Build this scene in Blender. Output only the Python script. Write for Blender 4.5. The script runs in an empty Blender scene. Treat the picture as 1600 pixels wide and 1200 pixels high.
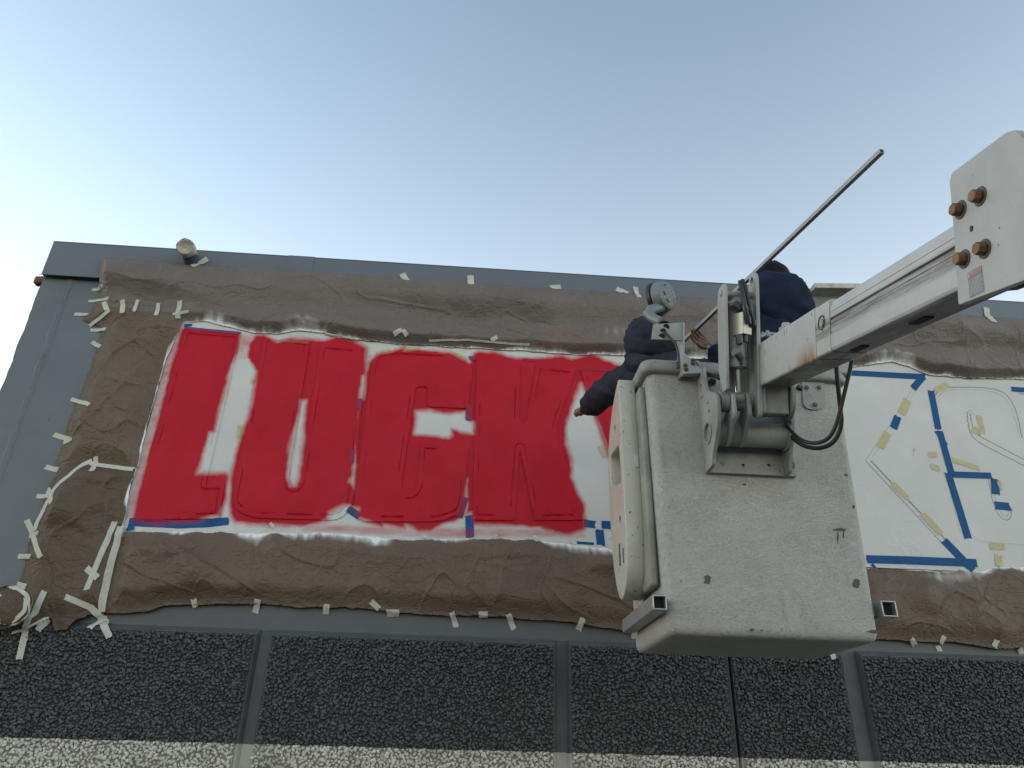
import bpy, bmesh, math, random
import numpy as np
from mathutils import Vector, Matrix
random.seed(7); np.random.seed(7)
S = bpy.context.scene
COL = S.collection

# ------------------------------------------------------------------ camera
F = 1150.0
PITCH, YAW, ROLL = map(math.radians, (27.39, 3.46, 1.53))
EYE = np.array([0.0, -4.5, 1.6])
def cam_axes():
    cy, sy, cp, sp = math.cos(YAW), math.sin(YAW), math.cos(PITCH), math.sin(PITCH)
    f = np.array([sy*cp, cy*cp, sp]); r = np.array([cy, -sy, 0.0]); u = np.cross(r, f)
    c, s = math.cos(ROLL), math.sin(ROLL)
    return c*r + s*u, -s*r + c*u, f
CX, CU, CF = cam_axes()
cd = bpy.data.cameras.new('camera'); cam = bpy.data.objects.new('camera', cd); COL.objects.link(cam)
cd.sensor_width = 36; cd.lens = F/1600*36; cd.clip_start = 0.05; cd.clip_end = 3000
mw = Matrix.Identity(4)
for i in range(3):
    mw[i][0], mw[i][1], mw[i][2], mw[i][3] = CX[i], CU[i], -CF[i], EYE[i]
cam.matrix_world = mw
S.camera = cam

# ------------------------------------------------------------------ sky, sun, exposure
SUN_EL, SUN_AZ = math.radians(6), math.radians(-63)   # azimuth from +Y (into the wall), negative = left
w = bpy.data.worlds.new('World'); S.world = w; w.use_nodes = True
nt = w.node_tree; nt.nodes.clear()
out = nt.nodes.new('ShaderNodeOutputWorld'); bg = nt.nodes.new('ShaderNodeBackground')
sky = nt.nodes.new('ShaderNodeTexSky'); sky.sky_type = 'NISHITA'; sky.sun_disc = False
sky.sun_elevation = SUN_EL; sky.sun_rotation = SUN_AZ
sky.air_density = 1.0; sky.dust_density = 0.05; sky.ozone_density = 1.0; sky.altitude = 50
bg.inputs[1].default_value = 0.15
# pale haze towards the horizon, the same all the way round
wtc = nt.nodes.new('ShaderNodeTexCoord'); wsp = nt.nodes.new('ShaderNodeSeparateXYZ'); nt.links.new(wtc.outputs['Generated'], wsp.inputs[0])
wa = nt.nodes.new('ShaderNodeMath'); wa.operation = 'ABSOLUTE'; nt.links.new(wsp.outputs[2], wa.inputs[0])
ws = nt.nodes.new('ShaderNodeMath'); ws.operation = 'SUBTRACT'; ws.inputs[0].default_value = 1; nt.links.new(wa.outputs[0], ws.inputs[1])
wp = nt.nodes.new('ShaderNodeMath'); wp.operation = 'POWER'; wp.inputs[1].default_value = 2.0; nt.links.new(ws.outputs[0], wp.inputs[0])
hz = nt.nodes.new('ShaderNodeVectorMath'); hz.operation = 'SCALE'; hz.inputs[0].default_value = (2.35, 2.17, 2.08); nt.links.new(wp.outputs[0], hz.inputs['Scale'])
wadd = nt.nodes.new('ShaderNodeVectorMath'); wadd.operation = 'ADD'; wdes = nt.nodes.new('ShaderNodeHueSaturation'); wdes.inputs['Saturation'].default_value = .86; nt.links.new(sky.outputs[0], wdes.inputs['Color']); nt.links.new(wdes.outputs[0], wadd.inputs[0]); nt.links.new(hz.outputs[0], wadd.inputs[1])
nt.links.new(wadd.outputs[0], bg.inputs[0])
nt.links.new(bg.outputs[0], out.inputs[0])
sd = bpy.data.lights.new('sun', 'SUN'); so = bpy.data.objects.new('sun', sd); COL.objects.link(so)
sd.energy = 0.5; sd.angle = math.radians(60); sd.color = (1.0, .93, .84)
dirv = Vector((math.sin(SUN_AZ)*math.cos(SUN_EL), math.cos(SUN_AZ)*math.cos(SUN_EL), math.sin(SUN_EL)))
so.rotation_euler = dirv.to_track_quat('Z', 'Y').to_euler()
vs = S.view_settings
S.display_settings.display_device = 'sRGB'
vs.view_transform = 'Standard'; vs.look = 'None'; vs.gamma = 1; vs.use_curve_mapping = False
vs.exposure = 1.67

# ------------------------------------------------------------------ helpers: rays from the photograph's viewpoint onto real planes
def ray(px, py):
    return CX*(px-800)/F - CU*(py-600)/F + CF
def W(px, py, Y=0.0):                       # the point of plane y=Y seen at a photo position
    d = ray(px, py); return EYE + d*(Y-EYE[1])/d[1]
def D(px, py, dep):                         # the point at a given distance along the axis
    return EYE + ray(px, py)*dep
def onplane(px, py, p0, n):
    d = ray(px, py); return EYE + d*(np.dot(p0-EYE, n)/np.dot(d, n))
def V(a): return Vector([float(t) for t in a])
def nrm(a): a = np.array(a, float); return a/np.linalg.norm(a)

def r3(l): return [(200+x/3, 480+y/3) for x, y in l]
def r4(l): return [(560+x/3, 480+y/3) for x, y in l]
def r2(l): return [(x/3, 640+y/3) for x, y in l]
def XZ(pts, Y): return np.array([[W(x, y, Y)[0], W(x, y, Y)[2]] for x, y in pts])

# numpy noise
_rs = np.random.RandomState(3); _H = _rs.rand(4096)
def _h(i, j, s): return _H[(i*374761 + j*668265 + s*2246822 + (i*j)*31) & 4095]
def vn(x, y, s=0):
    i = np.floor(x).astype(np.int64); j = np.floor(y).astype(np.int64)
    u = x-i; v = y-j; u = u*u*u*(u*(u*6-15)+10); v = v*v*v*(v*(v*6-15)+10)
    a, b, c, d = _h(i, j, s), _h(i+1, j, s), _h(i, j+1, s), _h(i+1, j+1, s)
    return (a*(1-u)+b*u)*(1-v)+(c*(1-u)+d*u)*v
def fbm(x, y, s=0, o=4):
    t = 0; a = .5
    for k in range(o): t = t + a*vn(x*2**k, y*2**k, s+k*17); a *= .5
    return t
def worley(x, y, s=0):
    i0 = np.floor(x).astype(np.int64); j0 = np.floor(y).astype(np.int64)
    f1 = np.full(x.shape, 9.); f2 = np.full(x.shape, 9.)
    for di in (-1, 0, 1):
        for dj in (-1, 0, 1):
            i = i0+di; j = j0+dj
            d = np.hypot(i+_h(i, j, s)-x, j+_h(i, j, s+5)-y)
            f2 = np.minimum(f2, np.maximum(f1, d)); f1 = np.minimum(f1, d)
    return f1, f2
def sstep(a, b, x): t = np.clip((x-a)/(b-a), 0, 1); return t*t*(3-2*t)
def tri(x, y, s=0):
    """piecewise flat noise: facets with sharp creases"""
    i = np.floor(x).astype(np.int64); j = np.floor(y).astype(np.int64); u = x-i; v = y-j
    a, b, c, d = _h(i, j, s), _h(i+1, j, s), _h(i, j+1, s), _h(i+1, j+1, s)
    return np.where(u > v, a+(b-a)*u+(d-b)*v, a+(c-a)*v+(d-c)*u)
def ridge(x, y, s): return 1-np.abs(2*vn(x, y, s)-1)

def sdist(P, poly, closed=True):
    """signed distance (positive inside) and nearest outline point"""
    P = np.asarray(P, float); poly = np.asarray(poly, float)
    A = poly; B = np.roll(poly, -1, 0)
    if not closed: A = poly[:-1]; B = poly[1:]
    best = np.full(len(P), 1e9); near = np.zeros_like(P); ins = np.zeros(len(P), bool)
    for a, b in zip(A, B):
        ab = b-a; L = ab@ab
        if L < 1e-12: continue
        t = np.clip(((P-a)@ab)/L, 0, 1); q = a+t[:, None]*ab
        d = np.hypot(*(P-q).T); m = d < best; best[m] = d[m]; near[m] = q[m]
        if closed:
            c = ((a[1] > P[:, 1]) != (b[1] > P[:, 1]))
            if c.any():
                with np.errstate(divide='ignore', invalid='ignore'):
                    xi = (b[0]-a[0])*(P[:, 1]-a[1])/(b[1]-a[1])+a[0]
                ins ^= c & (P[:, 0] < xi)
    return np.where(ins, best, -best), near

def smoothpoly(pts, n=3):
    pts = np.asarray(pts, float)
    for _ in range(n):
        q = np.roll(pts, -1, 0); a = pts*.75+q*.25; b = pts*.25+q*.75
        pts = np.stack([a, b], 1).reshape(-1, 2)
    return pts
def rounded(pts, rad, seg=5):
    """round the corners of a polygon; rad: one number or one per corner"""
    pts = [np.array(p, float) for p in pts]; n = len(pts)
    if not hasattr(rad, '__len__'): rad = [rad]*n
    o = []
    for i in range(n):
        p, a, b, r = pts[i], pts[i-1], pts[(i+1) % n], rad[i]
        if r <= 0: o.append(p); continue
        u = (a-p); v = (b-p); lu, lv = np.linalg.norm(u), np.linalg.norm(v)
        r = min(r, lu*.48, lv*.48); s = p+u/lu*r; e = p+v/lv*r
        for k in range(seg+1):
            t = k/seg; o.append((1-t)**2*s+2*t*(1-t)*p+t*t*e)
    return np.array(o)

# ------------------------------------------------------------------ objects
ORG = {}
def origin(o): return ORG.get(o.name, (0, 0, 0)) if o else (0, 0, 0)
def tag(o, label=None, cat=None, group=None, kind=None):
    for k, v in (('label', label), ('category', cat), ('group', group), ('kind', kind)):
        if v: o[k] = v
    return o
def thing(name, label, cat, loc=(0, 0, 0), group=None):
    o = bpy.data.objects.new(name, None); COL.objects.link(o); o.location = V(loc); o.empty_display_size = .1
    ORG[o.name] = tuple(float(t) for t in loc)
    return tag(o, label, cat, group)
def link(name, me, mat=None, parent=None, label=None, bevel=0, smooth=None, kind=None):
    o = bpy.data.objects.new(name, me); COL.objects.link(o)
    if mat is not None: me.materials.append(mat)
    if parent:
        o.parent = parent; og = origin(parent); ORG[o.name] = og
        if any(og): me.transform(Matrix.Translation(-Vector(og)))
    if smooth is not None:
        me.polygons.foreach_set('use_smooth', [True]*len(me.polygons))
        if smooth < 180:
            try: me.set_sharp_from_angle(angle=math.radians(smooth))
            except Exception: pass
    if bevel:
        b = o.modifiers.new('bevel', 'BEVEL'); b.width = bevel; b.segments = 2; b.limit_method = 'ANGLE'; b.angle_limit = math.radians(35)
    tag(o, label=label, kind=kind)
    return o
def mesh_np(name, v, f):
    """f: list of faces or int array (n,k)"""
    me = bpy.data.meshes.new(name)
    if isinstance(f, np.ndarray):
        n, k = f.shape
        me.vertices.add(len(v)); me.vertices.foreach_set('co', np.asarray(v, np.float32).ravel())
        me.loops.add(n*k); me.loops.foreach_set('vertex_index', f.astype(np.int32).ravel())
        me.polygons.add(n); me.polygons.foreach_set('loop_start', np.arange(0, n*k, k, dtype=np.int32))
        me.update(calc_edges=True)
    else:
        me.from_pydata([tuple(map(float, p)) for p in v], [], f); me.update()
    return me
def setattr_np(me, name, arr):
    a = me.attributes.new(name, 'FLOAT', 'POINT'); a.data.foreach_set('value', np.asarray(arr, np.float32))

class MB:
    def __init__(s): s.v = []; s.f = []
    def add(s, v, f):
        n = len(s.v); s.v += [tuple(map(float, p)) for p in v]; s.f += [[i+n for i in q] for q in f]; return s
    def box(s, c, ax, ay, az, hx, hy, hz):
        c = np.array(c, float); a = [nrm(ax)*hx, nrm(ay)*hy, nrm(az)*hz]; v = []
        for i in (-1, 1):
            for j in (-1, 1):
                for k in (-1, 1): v.append(c+a[0]*i+a[1]*j+a[2]*k)
        return s.add(v, [[0, 1, 3, 2], [4, 6, 7, 5], [0, 4, 5, 1], [2, 3, 7, 6], [0, 2, 6, 4], [1, 5, 7, 3]])
    def abox(s, x0, x1, y0, y1, z0, z1):
        return s.box(((x0+x1)/2, (y0+y1)/2, (z0+z1)/2), (1, 0, 0), (0, 1, 0), (0, 0, 1), abs(x1-x0)/2, abs(y1-y0)/2, abs(z1-z0)/2)
    def cyl(s, a, b, r, r2=None, n=20, cap=True):
        a = np.array(a, float); b = np.array(b, float); d = nrm(b-a)
        u = nrm(np.cross(d, (0, 0, 1) if abs(d[2]) < .9 else (1, 0, 0))); w_ = np.cross(d, u)
        r2 = r if r2 is None else r2; v = []
        for p, rr in ((a, r), (b, r2)):
            for k in range(n): t = 2*math.pi*k/n; v.append(p+rr*(math.cos(t)*u+math.sin(t)*w_))
        f = [[k, (k+1) % n, n+(k+1) % n, n+k] for k in range(n)]
        if cap: f += [list(range(n))[::-1], list(range(n, 2*n))]
        return s.add(v, f)
    def tube(s, pts, r, n=10, cap=True):
        pts = [np.array(p, float) for p in pts]; v = []; u = None
        rr = r if hasattr(r, '__len__') else [r]*len(pts)
        for i, p in enumerate(pts):
            d = nrm(pts[min(i+1, len(pts)-1)]-pts[max(i-1, 0)])
            if u is None: u = nrm(np.cross(d, (0, 0, 1) if abs(d[2]) < .9 else (1, 0, 0)))
            else: u = nrm(u-d*np.dot(u, d))
            w_ = np.cross(d, u)
            for k in range(n): t = 2*math.pi*k/n; v.append(p+rr[i]*(math.cos(t)*u+math.sin(t)*w_))
        f = []
        for i in range(len(pts)-1):
            for k in range(n): f.append([i*n+k, i*n+(k+1) % n, (i+1)*n+(k+1) % n, (i+1)*n+k])
        if cap: f += [list(range(n))[::-1], list(range((len(pts)-1)*n, len(pts)*n))]
        return s.add(v, f)
    def lathe(s, p0, axis, prof, n=28, ring=False):
        p0 = np.array(p0, float); d = nrm(axis)
        u = nrm(np.cross(d, (0, 0, 1) if abs(d[2]) < .9 else (1, 0, 0))); w_ = np.cross(d, u); v = []
        for h, r in prof:
            for k in range(n): t = 2*math.pi*k/n; v.append(p0+d*h+max(r, 1e-4)*(math.cos(t)*u+math.sin(t)*w_))
        f = []
        for i in range(len(prof)-1):
            for k in range(n): f.append([i*n+k, i*n+(k+1) % n, (i+1)*n+(k+1) % n, (i+1)*n+k])
        m = (len(prof)-1)*n
        if ring: f += [[m+k, m+(k+1) % n, (k+1) % n, k] for k in range(n)]
        else: f += [list(range(n))[::-1], list(range(m, m+n))]
        return s.add(v, f)
    def prism(s, pts, off):
        pts = [np.array(p, float) for p in pts]; off = np.array(off, float); n = len(pts)
        v = pts+[p+off for p in pts]
        return s.add(v, [list(range(n))[::-1], list(range(n, 2*n))]+[[k, (k+1) % n, n+(k+1) % n, n+k] for k in range(n)])
    def build(s, name, mat, parent=None, bevel=0, smooth=35, label=None, kind=None):
        me = mesh_np(name, s.v, s.f)
        bm = bmesh.new(); bm.from_mesh(me); bmesh.ops.recalc_face_normals(bm, faces=bm.faces); bm.to_mesh(me); bm.free()
        return link(name, me, mat, parent, label, bevel, smooth, kind)

def holed(name, o, ex, ey, outer, holes, thick, mat, parent=None, bevel=.002, label=None):
    """flat plate with holes: outline and holes in 2D along ex, ey from point o, thick along ex x ey"""
    cu = bpy.data.curves.new(name, 'CURVE'); cu.dimensions = '2D'; cu.fill_mode = 'BOTH'
    cu.extrude = thick/2; cu.bevel_depth = bevel; cu.bevel_resolution = 1; cu.offset = -bevel
    for ring in [outer]+holes:
        sp = cu.splines.new('POLY'); sp.points.add(len(ring)-1)
        for i, p in enumerate(ring): sp.points[i].co = (float(p[0]), float(p[1]), 0, 1)
        sp.use_cyclic_u = True
    t = bpy.data.objects.new('tmp', cu); COL.objects.link(t)
    bpy.context.view_layer.update()
    me = bpy.data.meshes.new_from_object(t.evaluated_get(bpy.context.evaluated_depsgraph_get()))
    bpy.data.objects.remove(t)
    ex = nrm(ex); ey = nrm(ey); ez = np.cross(ex, ey); m = Matrix.Identity(4)
    for i in range(3): m[i][0], m[i][1], m[i][2], m[i][3] = ex[i], ey[i], ez[i], float(o[i])
    me.transform(m); me.name = name; me.materials.clear()
    return link(name, me, mat, parent, label, 0, 30)
def circ(cx, cy, r, n=20): return [(cx+r*math.cos(2*math.pi*k/n), cy+r*math.sin(2*math.pi*k/n)) for k in range(n)]
def skin(name, pts, edges, mat, parent=None, sub=2, label=None, disp=None, root=0):
    """pts: list of (point, radius[, radius2]); grows a body over the joints"""
    me = bpy.data.meshes.new(name); me.from_pydata([tuple(map(float, p[0])) for p in pts], edges, []); me.update()
    o = bpy.data.objects.new('tmp', me); COL.objects.link(o)
    sk = o.modifiers.new('skin', 'SKIN'); sk.use_smooth_shade = True; sk.branch_smoothing = .6
    if not me.skin_vertices: 
        bpy.context.view_layer.objects.active = o
    if not me.skin_vertices: bpy.ops.mesh.customdata_skin_add()
    for i, p in enumerate(pts):
        me.skin_vertices[0].data[i].radius = (p[1], p[2] if len(p) > 2 else p[1]); me.skin_vertices[0].data[i].use_root = (i == root)
    sb = o.modifiers.new('sub', 'SUBSURF'); sb.levels = sub; sb.render_levels = sub
    bpy.context.view_layer.update()
    m2 = bpy.data.meshes.new_from_object(o.evaluated_get(bpy.context.evaluated_depsgraph_get())); bpy.data.objects.remove(o)
    m2.name = name; m2.materials.clear()
    if disp: push(m2, disp)
    return link(name, m2, mat, parent, label, 0, 180)
def push(me, fn):
    n = len(me.vertices); co = np.zeros(n*3, np.float32); me.vertices.foreach_get('co', co); co = co.reshape(-1, 3)
    no = np.zeros(n*3, np.float32); me.vertices.foreach_get('normal', no); no = no.reshape(-1, 3)
    me.vertices.foreach_set('co', (co+no*np.asarray(fn(co), np.float32)[:, None]).ravel()); me.update()

# clipped, dense sheets parallel to the wall
SURF = []     # (polygon, function giving y)
def sheet(name, poly, step, yfn, mat, parent=None, attrs={}, skirt=0, label=None, register=True, kind=None):
    poly = np.asarray(poly, float)
    x0, z0 = poly.min(0)-step; x1, z1 = poly.max(0)+step
    nx = int((x1-x0)/step)+2; nz = int((z1-z0)/step)+2
    gx, gz = np.meshgrid(x0+np.arange(nx)*step, z0+np.arange(nz)*step, indexing='ij')
    P = np.stack([gx.ravel(), gz.ravel()], 1); s, near = sdist(P, poly)
    snap = np.abs(s) < step*.62; P2 = P.copy(); P2[snap] = near[snap]
    ok = (s > 0) | snap
    idx = np.arange(nx*nz).reshape(nx, nz)
    q = np.stack([idx[:-1, :-1], idx[1:, :-1], idx[1:, 1:], idx[:-1, 1:]], -1).reshape(-1, 4)
    k = ok[q]; full = q[k.all(1)]
    # a diagonal split keeps slanted edges clean
    tr = []
    for m in range(4):
        sel = (~k[:, m]) & (k.sum(1) == 3); tr.append(q[sel][:, [(m+1) % 4, (m+2) % 4, (m+3) % 4]])
    tris = np.concatenate([full[:, [0, 1, 2]], full[:, [0, 2, 3]]]+tr)
    used = np.unique(tris); rm = -np.ones(nx*nz, int); rm[used] = np.arange(len(used)); tris = rm[tris]
    Q = P2[used]; d = np.maximum(s[used], 0)
    y = yfn(Q[:, 0], Q[:, 1], d)
    v = np.stack([Q[:, 0], y, Q[:, 1]], 1)
    if skirt:
        e = np.concatenate([tris[:, [0, 1]], tris[:, [1, 2]], tris[:, [2, 0]]]); key = {}
        n0 = len(v)
        es = np.sort(e, 1); kk = es[:, 0]*n0+es[:, 1]; _, inv, cnt = np.unique(kk, return_inverse=True, return_counts=True)
        be = e[cnt[inv] == 1]; bv = np.unique(be); bm_ = -np.ones(n0, int); bm_[bv] = n0+np.arange(len(bv))
        ev = v[bv].copy(); ev[:, 1] += skirt; v = np.concatenate([v, ev])
        a, b = be[:, 0], be[:, 1]
        tris = np.concatenate([tris, np.stack([a, bm_[a], b], 1), np.stack([b, bm_[a], bm_[b]], 1)])
        Q = np.concatenate([Q, Q[bv]]); d = np.concatenate([d, d[bv]*0])
    me = mesh_np(name, v, tris)
    for an, fn in attrs.items(): setattr_np(me, an, fn(Q[:, 0], Q[:, 1], d))
    if register: SURF.append((poly, yfn))
    return link(name, me, mat, parent, label, 0, 60 if skirt else 180, kind)
def surf_y(x, z, base=0.0):
    P = np.stack([x, z], 1); y = np.full(len(x), base)
    for poly, fn in SURF:
        lo, hi = poly.min(0), poly.max(0)
        if (P < lo-.1).any(1).all() or (P > hi+.1).any(1).all(): continue
        s, _ = sdist(P, poly); yy = fn(x, z, np.maximum(s, 0)); y = np.where(s > -0.004, np.minimum(y, yy), y)
    return y

# ------------------------------------------------------------------ materials
def lin(r, g, b): return tuple(((c/255)/12.92 if c/255 <= .04045 else ((c/255+.055)/1.055)**2.4) for c in (r, g, b))
class NT:
    def __init__(s, name):
        s.m = bpy.data.materials.new(name); s.m.use_nodes = True; s.t = s.m.node_tree
        s.b = s.t.nodes['Principled BSDF']; s.co = s.t.nodes.new('ShaderNodeTexCoord').outputs['Object']
    def n(s, k, **kw):
        nd = s.t.nodes.new(k)
        for a, v in kw.items(): setattr(nd, a, v)
        return nd
    def l(s, a, b): s.t.links.new(a, b)
    def mapped(s, sc=(1, 1, 1), rot=(0, 0, 0)):
        m = s.n('ShaderNodeMapping'); m.inputs['Scale'].default_value = sc; m.inputs['Rotation'].default_value = rot; s.l(s.co, m.inputs[0]); return m.outputs[0]
    def noise(s, scale, detail=4, rough=.6, co=None, dist=0):
        nd = s.n('ShaderNodeTexNoise'); nd.inputs['Scale'].default_value = scale; nd.inputs['Detail'].default_value = detail
        nd.inputs['Roughness'].default_value = rough; nd.inputs['Distortion'].default_value = dist; s.l(co or s.co, nd.inputs['Vector']); return nd.outputs[0]
    def vor(s, scale, feature='F1', co=None, out='Distance'):
        nd = s.n('ShaderNodeTexVoronoi', feature=feature); nd.inputs['Scale'].default_value = scale; s.l(co or s.co, nd.inputs['Vector']); return nd.outputs[out]
    def ramp(s, f, a, b, ca=(0, 0, 0, 1), cb=(1, 1, 1, 1)):
        r = s.n('ShaderNodeValToRGB'); r.color_ramp.elements[0].position = a; r.color_ramp.elements[1].position = b
        r.color_ramp.elements[0].color = ca; r.color_ramp.elements[1].color = cb; s.l(f, r.inputs[0]); return r.outputs[0]
    def mr(s, f, a, b, c=0., d=1.):
        r = s.n('ShaderNodeMapRange'); s.l(f, r.inputs[0])
        for i, v in enumerate((a, b, c, d)): r.inputs[i+1].default_value = v
        return r.outputs[0]
    def mix(s, f, a, b, mode='MIX'):
        m = s.n('ShaderNodeMix', data_type='RGBA', blend_type=mode)
        for sock, v in ((m.inputs[0], f), (m.inputs[6], a), (m.inputs[7], b)):
            if isinstance(v, (int, float)): sock.default_value = v
            elif isinstance(v, tuple): sock.default_value = v if len(v) == 4 else (*v, 1)
            else: s.l(v, sock)
        return m.outputs[2]
    def math(s, op, a, b=0.0, clamp=False):
        m = s.n('ShaderNodeMath', operation=op, use_clamp=clamp)
        for i, v in enumerate((a, b)):
            if isinstance(v, (int, float)): m.inputs[i].default_value = v
            else: s.l(v, m.inputs[i])
        return m.outputs[0]
    def attr(s, name): a = s.n('ShaderNodeAttribute'); a.attribute_name = name; return a.outputs['Fac']
    def bump(s, h, strength=.3, dist=.01):
        b = s.n('ShaderNodeBump'); b.inputs['Strength'].default_value = strength; b.inputs['Distance'].default_value = dist
        s.l(h, b.inputs['Height'])
        if getattr(s, 'lastb', None): s.l(s.lastb, b.inputs['Normal'])
        s.lastb = b.outputs[0]; s.l(s.lastb, s.b.inputs['Normal'])
    def done(s, col=None, rough=.6, metal=0, spec=.5):
        if isinstance(col, tuple): s.b.inputs['Base Color'].default_value = (*col[:3], 1)
        elif col is not None: s.l(col, s.b.inputs['Base Color'])
        if isinstance(rough, (int, float)): s.b.inputs['Roughness'].default_value = rough
        else: s.l(rough, s.b.inputs['Roughness'])
        s.b.inputs['Metallic'].default_value = metal; s.b.inputs['Specular IOR Level'].default_value = spec
        return s.m
def simple(name, col, rough=.6, metal=0, var=.2, vs_=8, bs=60, bst=.1, spec=.5, chips=None, dirt=None):
    t = NT(name); c2 = tuple(max(0, k*(1-var)) for k in col)
    c = t.mix(t.ramp(t.noise(vs_, 5, .6), .35, .65), c2, col)
    if dirt:
        f = t.math('MULTIPLY', t.ramp(t.noise(dirt[1], 8, .7), .45, .75), dirt[2]); c = t.mix(f, c, dirt[0])
    if chips:
        f = t.ramp(t.noise(chips[1], 3, .6), chips[2], chips[2]+.015); g = t.ramp(t.noise(chips[1]*.13, 3), .45, .6)
        c = t.mix(t.math('MULTIPLY', f, g), c, chips[0])
    if bst: t.bump(t.noise(bs, 4), bst, .004)
    return t.done(c, rough, metal, spec)
# ================================================================== MATERIALS
def paper_mat(name, c1, c2, cr=.55, sp_=.32):
    t = NT(name)
    base = t.mix(t.ramp(t.noise(3.2, 5, .6), .35, .7), c1, c2)
    base = t.mix(t.ramp(t.noise(60, 4, .7, co=t.mapped((1, 1, .3))), .3, .8), base, tuple(k*.86 for k in c1))
    red = t.attr('red'); wh = t.attr('white')
    sp = t.noise(260, 3, .8)
    wf = t.ramp(t.math('ADD', wh, t.math('MULTIPLY', t.math('SUBTRACT', sp, .5), .35)), .12, .95)
    base = t.mix(wf, base, (.72, .72, .74))
    rf = t.ramp(t.math('ADD', red, t.math('MULTIPLY', t.math('SUBTRACT', sp, .5), .3)), .15, .9)
    base = t.mix(rf, base, (.36, .02, .04))
    def crease(sc, rot, st, k, wd):
        n_ = t.noise(sc, 1.5, .5, co=t.mapped((1, 1, k), (0, rot, 0)), dist=.25); a = t.math('ABSOLUTE', t.math('SUBTRACT', n_, .5)); t.bump(t.math('MINIMUM', a, wd), st, .12)
    crease(4.5, .5, cr, 1.9, .022); crease(8, -.7, cr, 1.5, .030); crease(15, 1.1, cr*.8, 1.2, .04)
    t.bump(t.noise(12, 3, .5, co=t.mapped((1, 1, 1.6), (0, .6, 0))), .25, .02); t.bump(t.noise(70, 4, .7), .15, .003)
    return t.done(base, .58, 0, sp_)
m_paper_sheen = paper_mat('brown_masking_paper_sheen', (.128, .102, .090), (.160, .128, .113), .40, .5)  # same kraft paper, painted greyer and paler for its sky sheen
m_paper = paper_mat('brown_masking_paper', (.118, .082, .060), (.156, .109, .081))
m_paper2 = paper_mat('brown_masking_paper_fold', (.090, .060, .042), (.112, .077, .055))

def sign_mat(name):
    t = NT(name); red = t.attr('red'); line = t.attr('line')
    fine = t.noise(300, 3, .8); mid = t.noise(34, 4, .6)
    r = t.math('ADD', red, t.math('ADD', t.math('MULTIPLY', t.math('SUBTRACT', fine, .5), .25), t.math('MULTIPLY', t.math('SUBTRACT', mid, .5), .12)))
    rf = t.ramp(r, .12, .85)
    wc = t.mix(t.ramp(t.noise(2.5, 4), .35, .7), (.50, .495, .485), (.55, .55, .548))
    wc = t.mix(t.math('MULTIPLY', t.ramp(t.noise(1.7, 3), .62, .8), .35), wc, (.55, .58, .72))
    wc = t.mix(line, wc, (.03, .03, .05))
    rc = t.mix(t.ramp(t.noise(3.3, 5, .6), .3, .75), (.44, .006, .021), (.36, .004, .015))
    rc = t.mix(t.math('MULTIPLY', t.ramp(t.noise(95, 3, .7), .66, .70), .5), rc, (.17, .005, .01))
    c = t.mix(rf, wc, rc)
    # thin cracks and wrinkles in the wet paint film
    cr = t.vor(13, 'DISTANCE_TO_EDGE', co=t.mapped((1, 1, 1.6)))
    n2 = t.ramp(t.noise(6, 3), .5, .68)
    crk = t.math('MULTIPLY', t.ramp(cr, .0, .035, (1, 1, 1, 1), (0, 0, 0, 1)), n2)
    t.bump(t.noise(150, 4, .7), .12, .004); t.bump(crk, .25, .004); t.bump(t.noise(26, 5, .6), .18, .010)
    return t.done(c, t.ramp(t.noise(4, 4), .3, .8, (.42, .42, .42, 1), (.60, .60, .60, 1)), 0, .16)
m_sign = sign_mat('sprayed_sign_paint')

def tape_mat(name, c1, c2, alpha=1, rough=.6):
    t = NT(name); c = t.mix(t.ramp(t.noise(40, 4, .7), .35, .7), c1, c2)
    rf = t.ramp(t.attr('red'), .2, .9); c = t.mix(t.math('MULTIPLY', rf, .85), c, (.36, .01, .03))
    wf = t.ramp(t.attr('white'), .3, 1.2); c = t.mix(wf, c, (.7, .7, .72))
    t.bump(t.noise(90, 4, .7), .3, .004)
    t.b.inputs['Alpha'].default_value = alpha
    return t.done(c, rough, 0, .15)
m_tape = tape_mat('cream_masking_tape', (.46, .45, .40), (.55, .54, .485), .93)
m_tapey = tape_mat('yellow_masking_tape', (.46, .40, .24), (.54, .48, .31), .9)
m_blue = tape_mat('blue_painters_tape', (.010, .066, .185), (.014, .085, .23))

m_fascia = simple('grey_fascia_paint', (.104, .119, .142), .5, 0, .14, 3, 90, .12, dirt=((.10, .11, .115), 2.4, .5), chips=((.04, .045, .05), 35, .69))
m_coping = simple('grey_coping_paint', (.106, .120, .148), .42, 0, .08, 2, 30, .05)
m_beam = simple('dark_grey_beam_paint', (.084, .091, .101), .6, 0, .15, 4, 70, .15)
m_cover = m_coping

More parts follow.
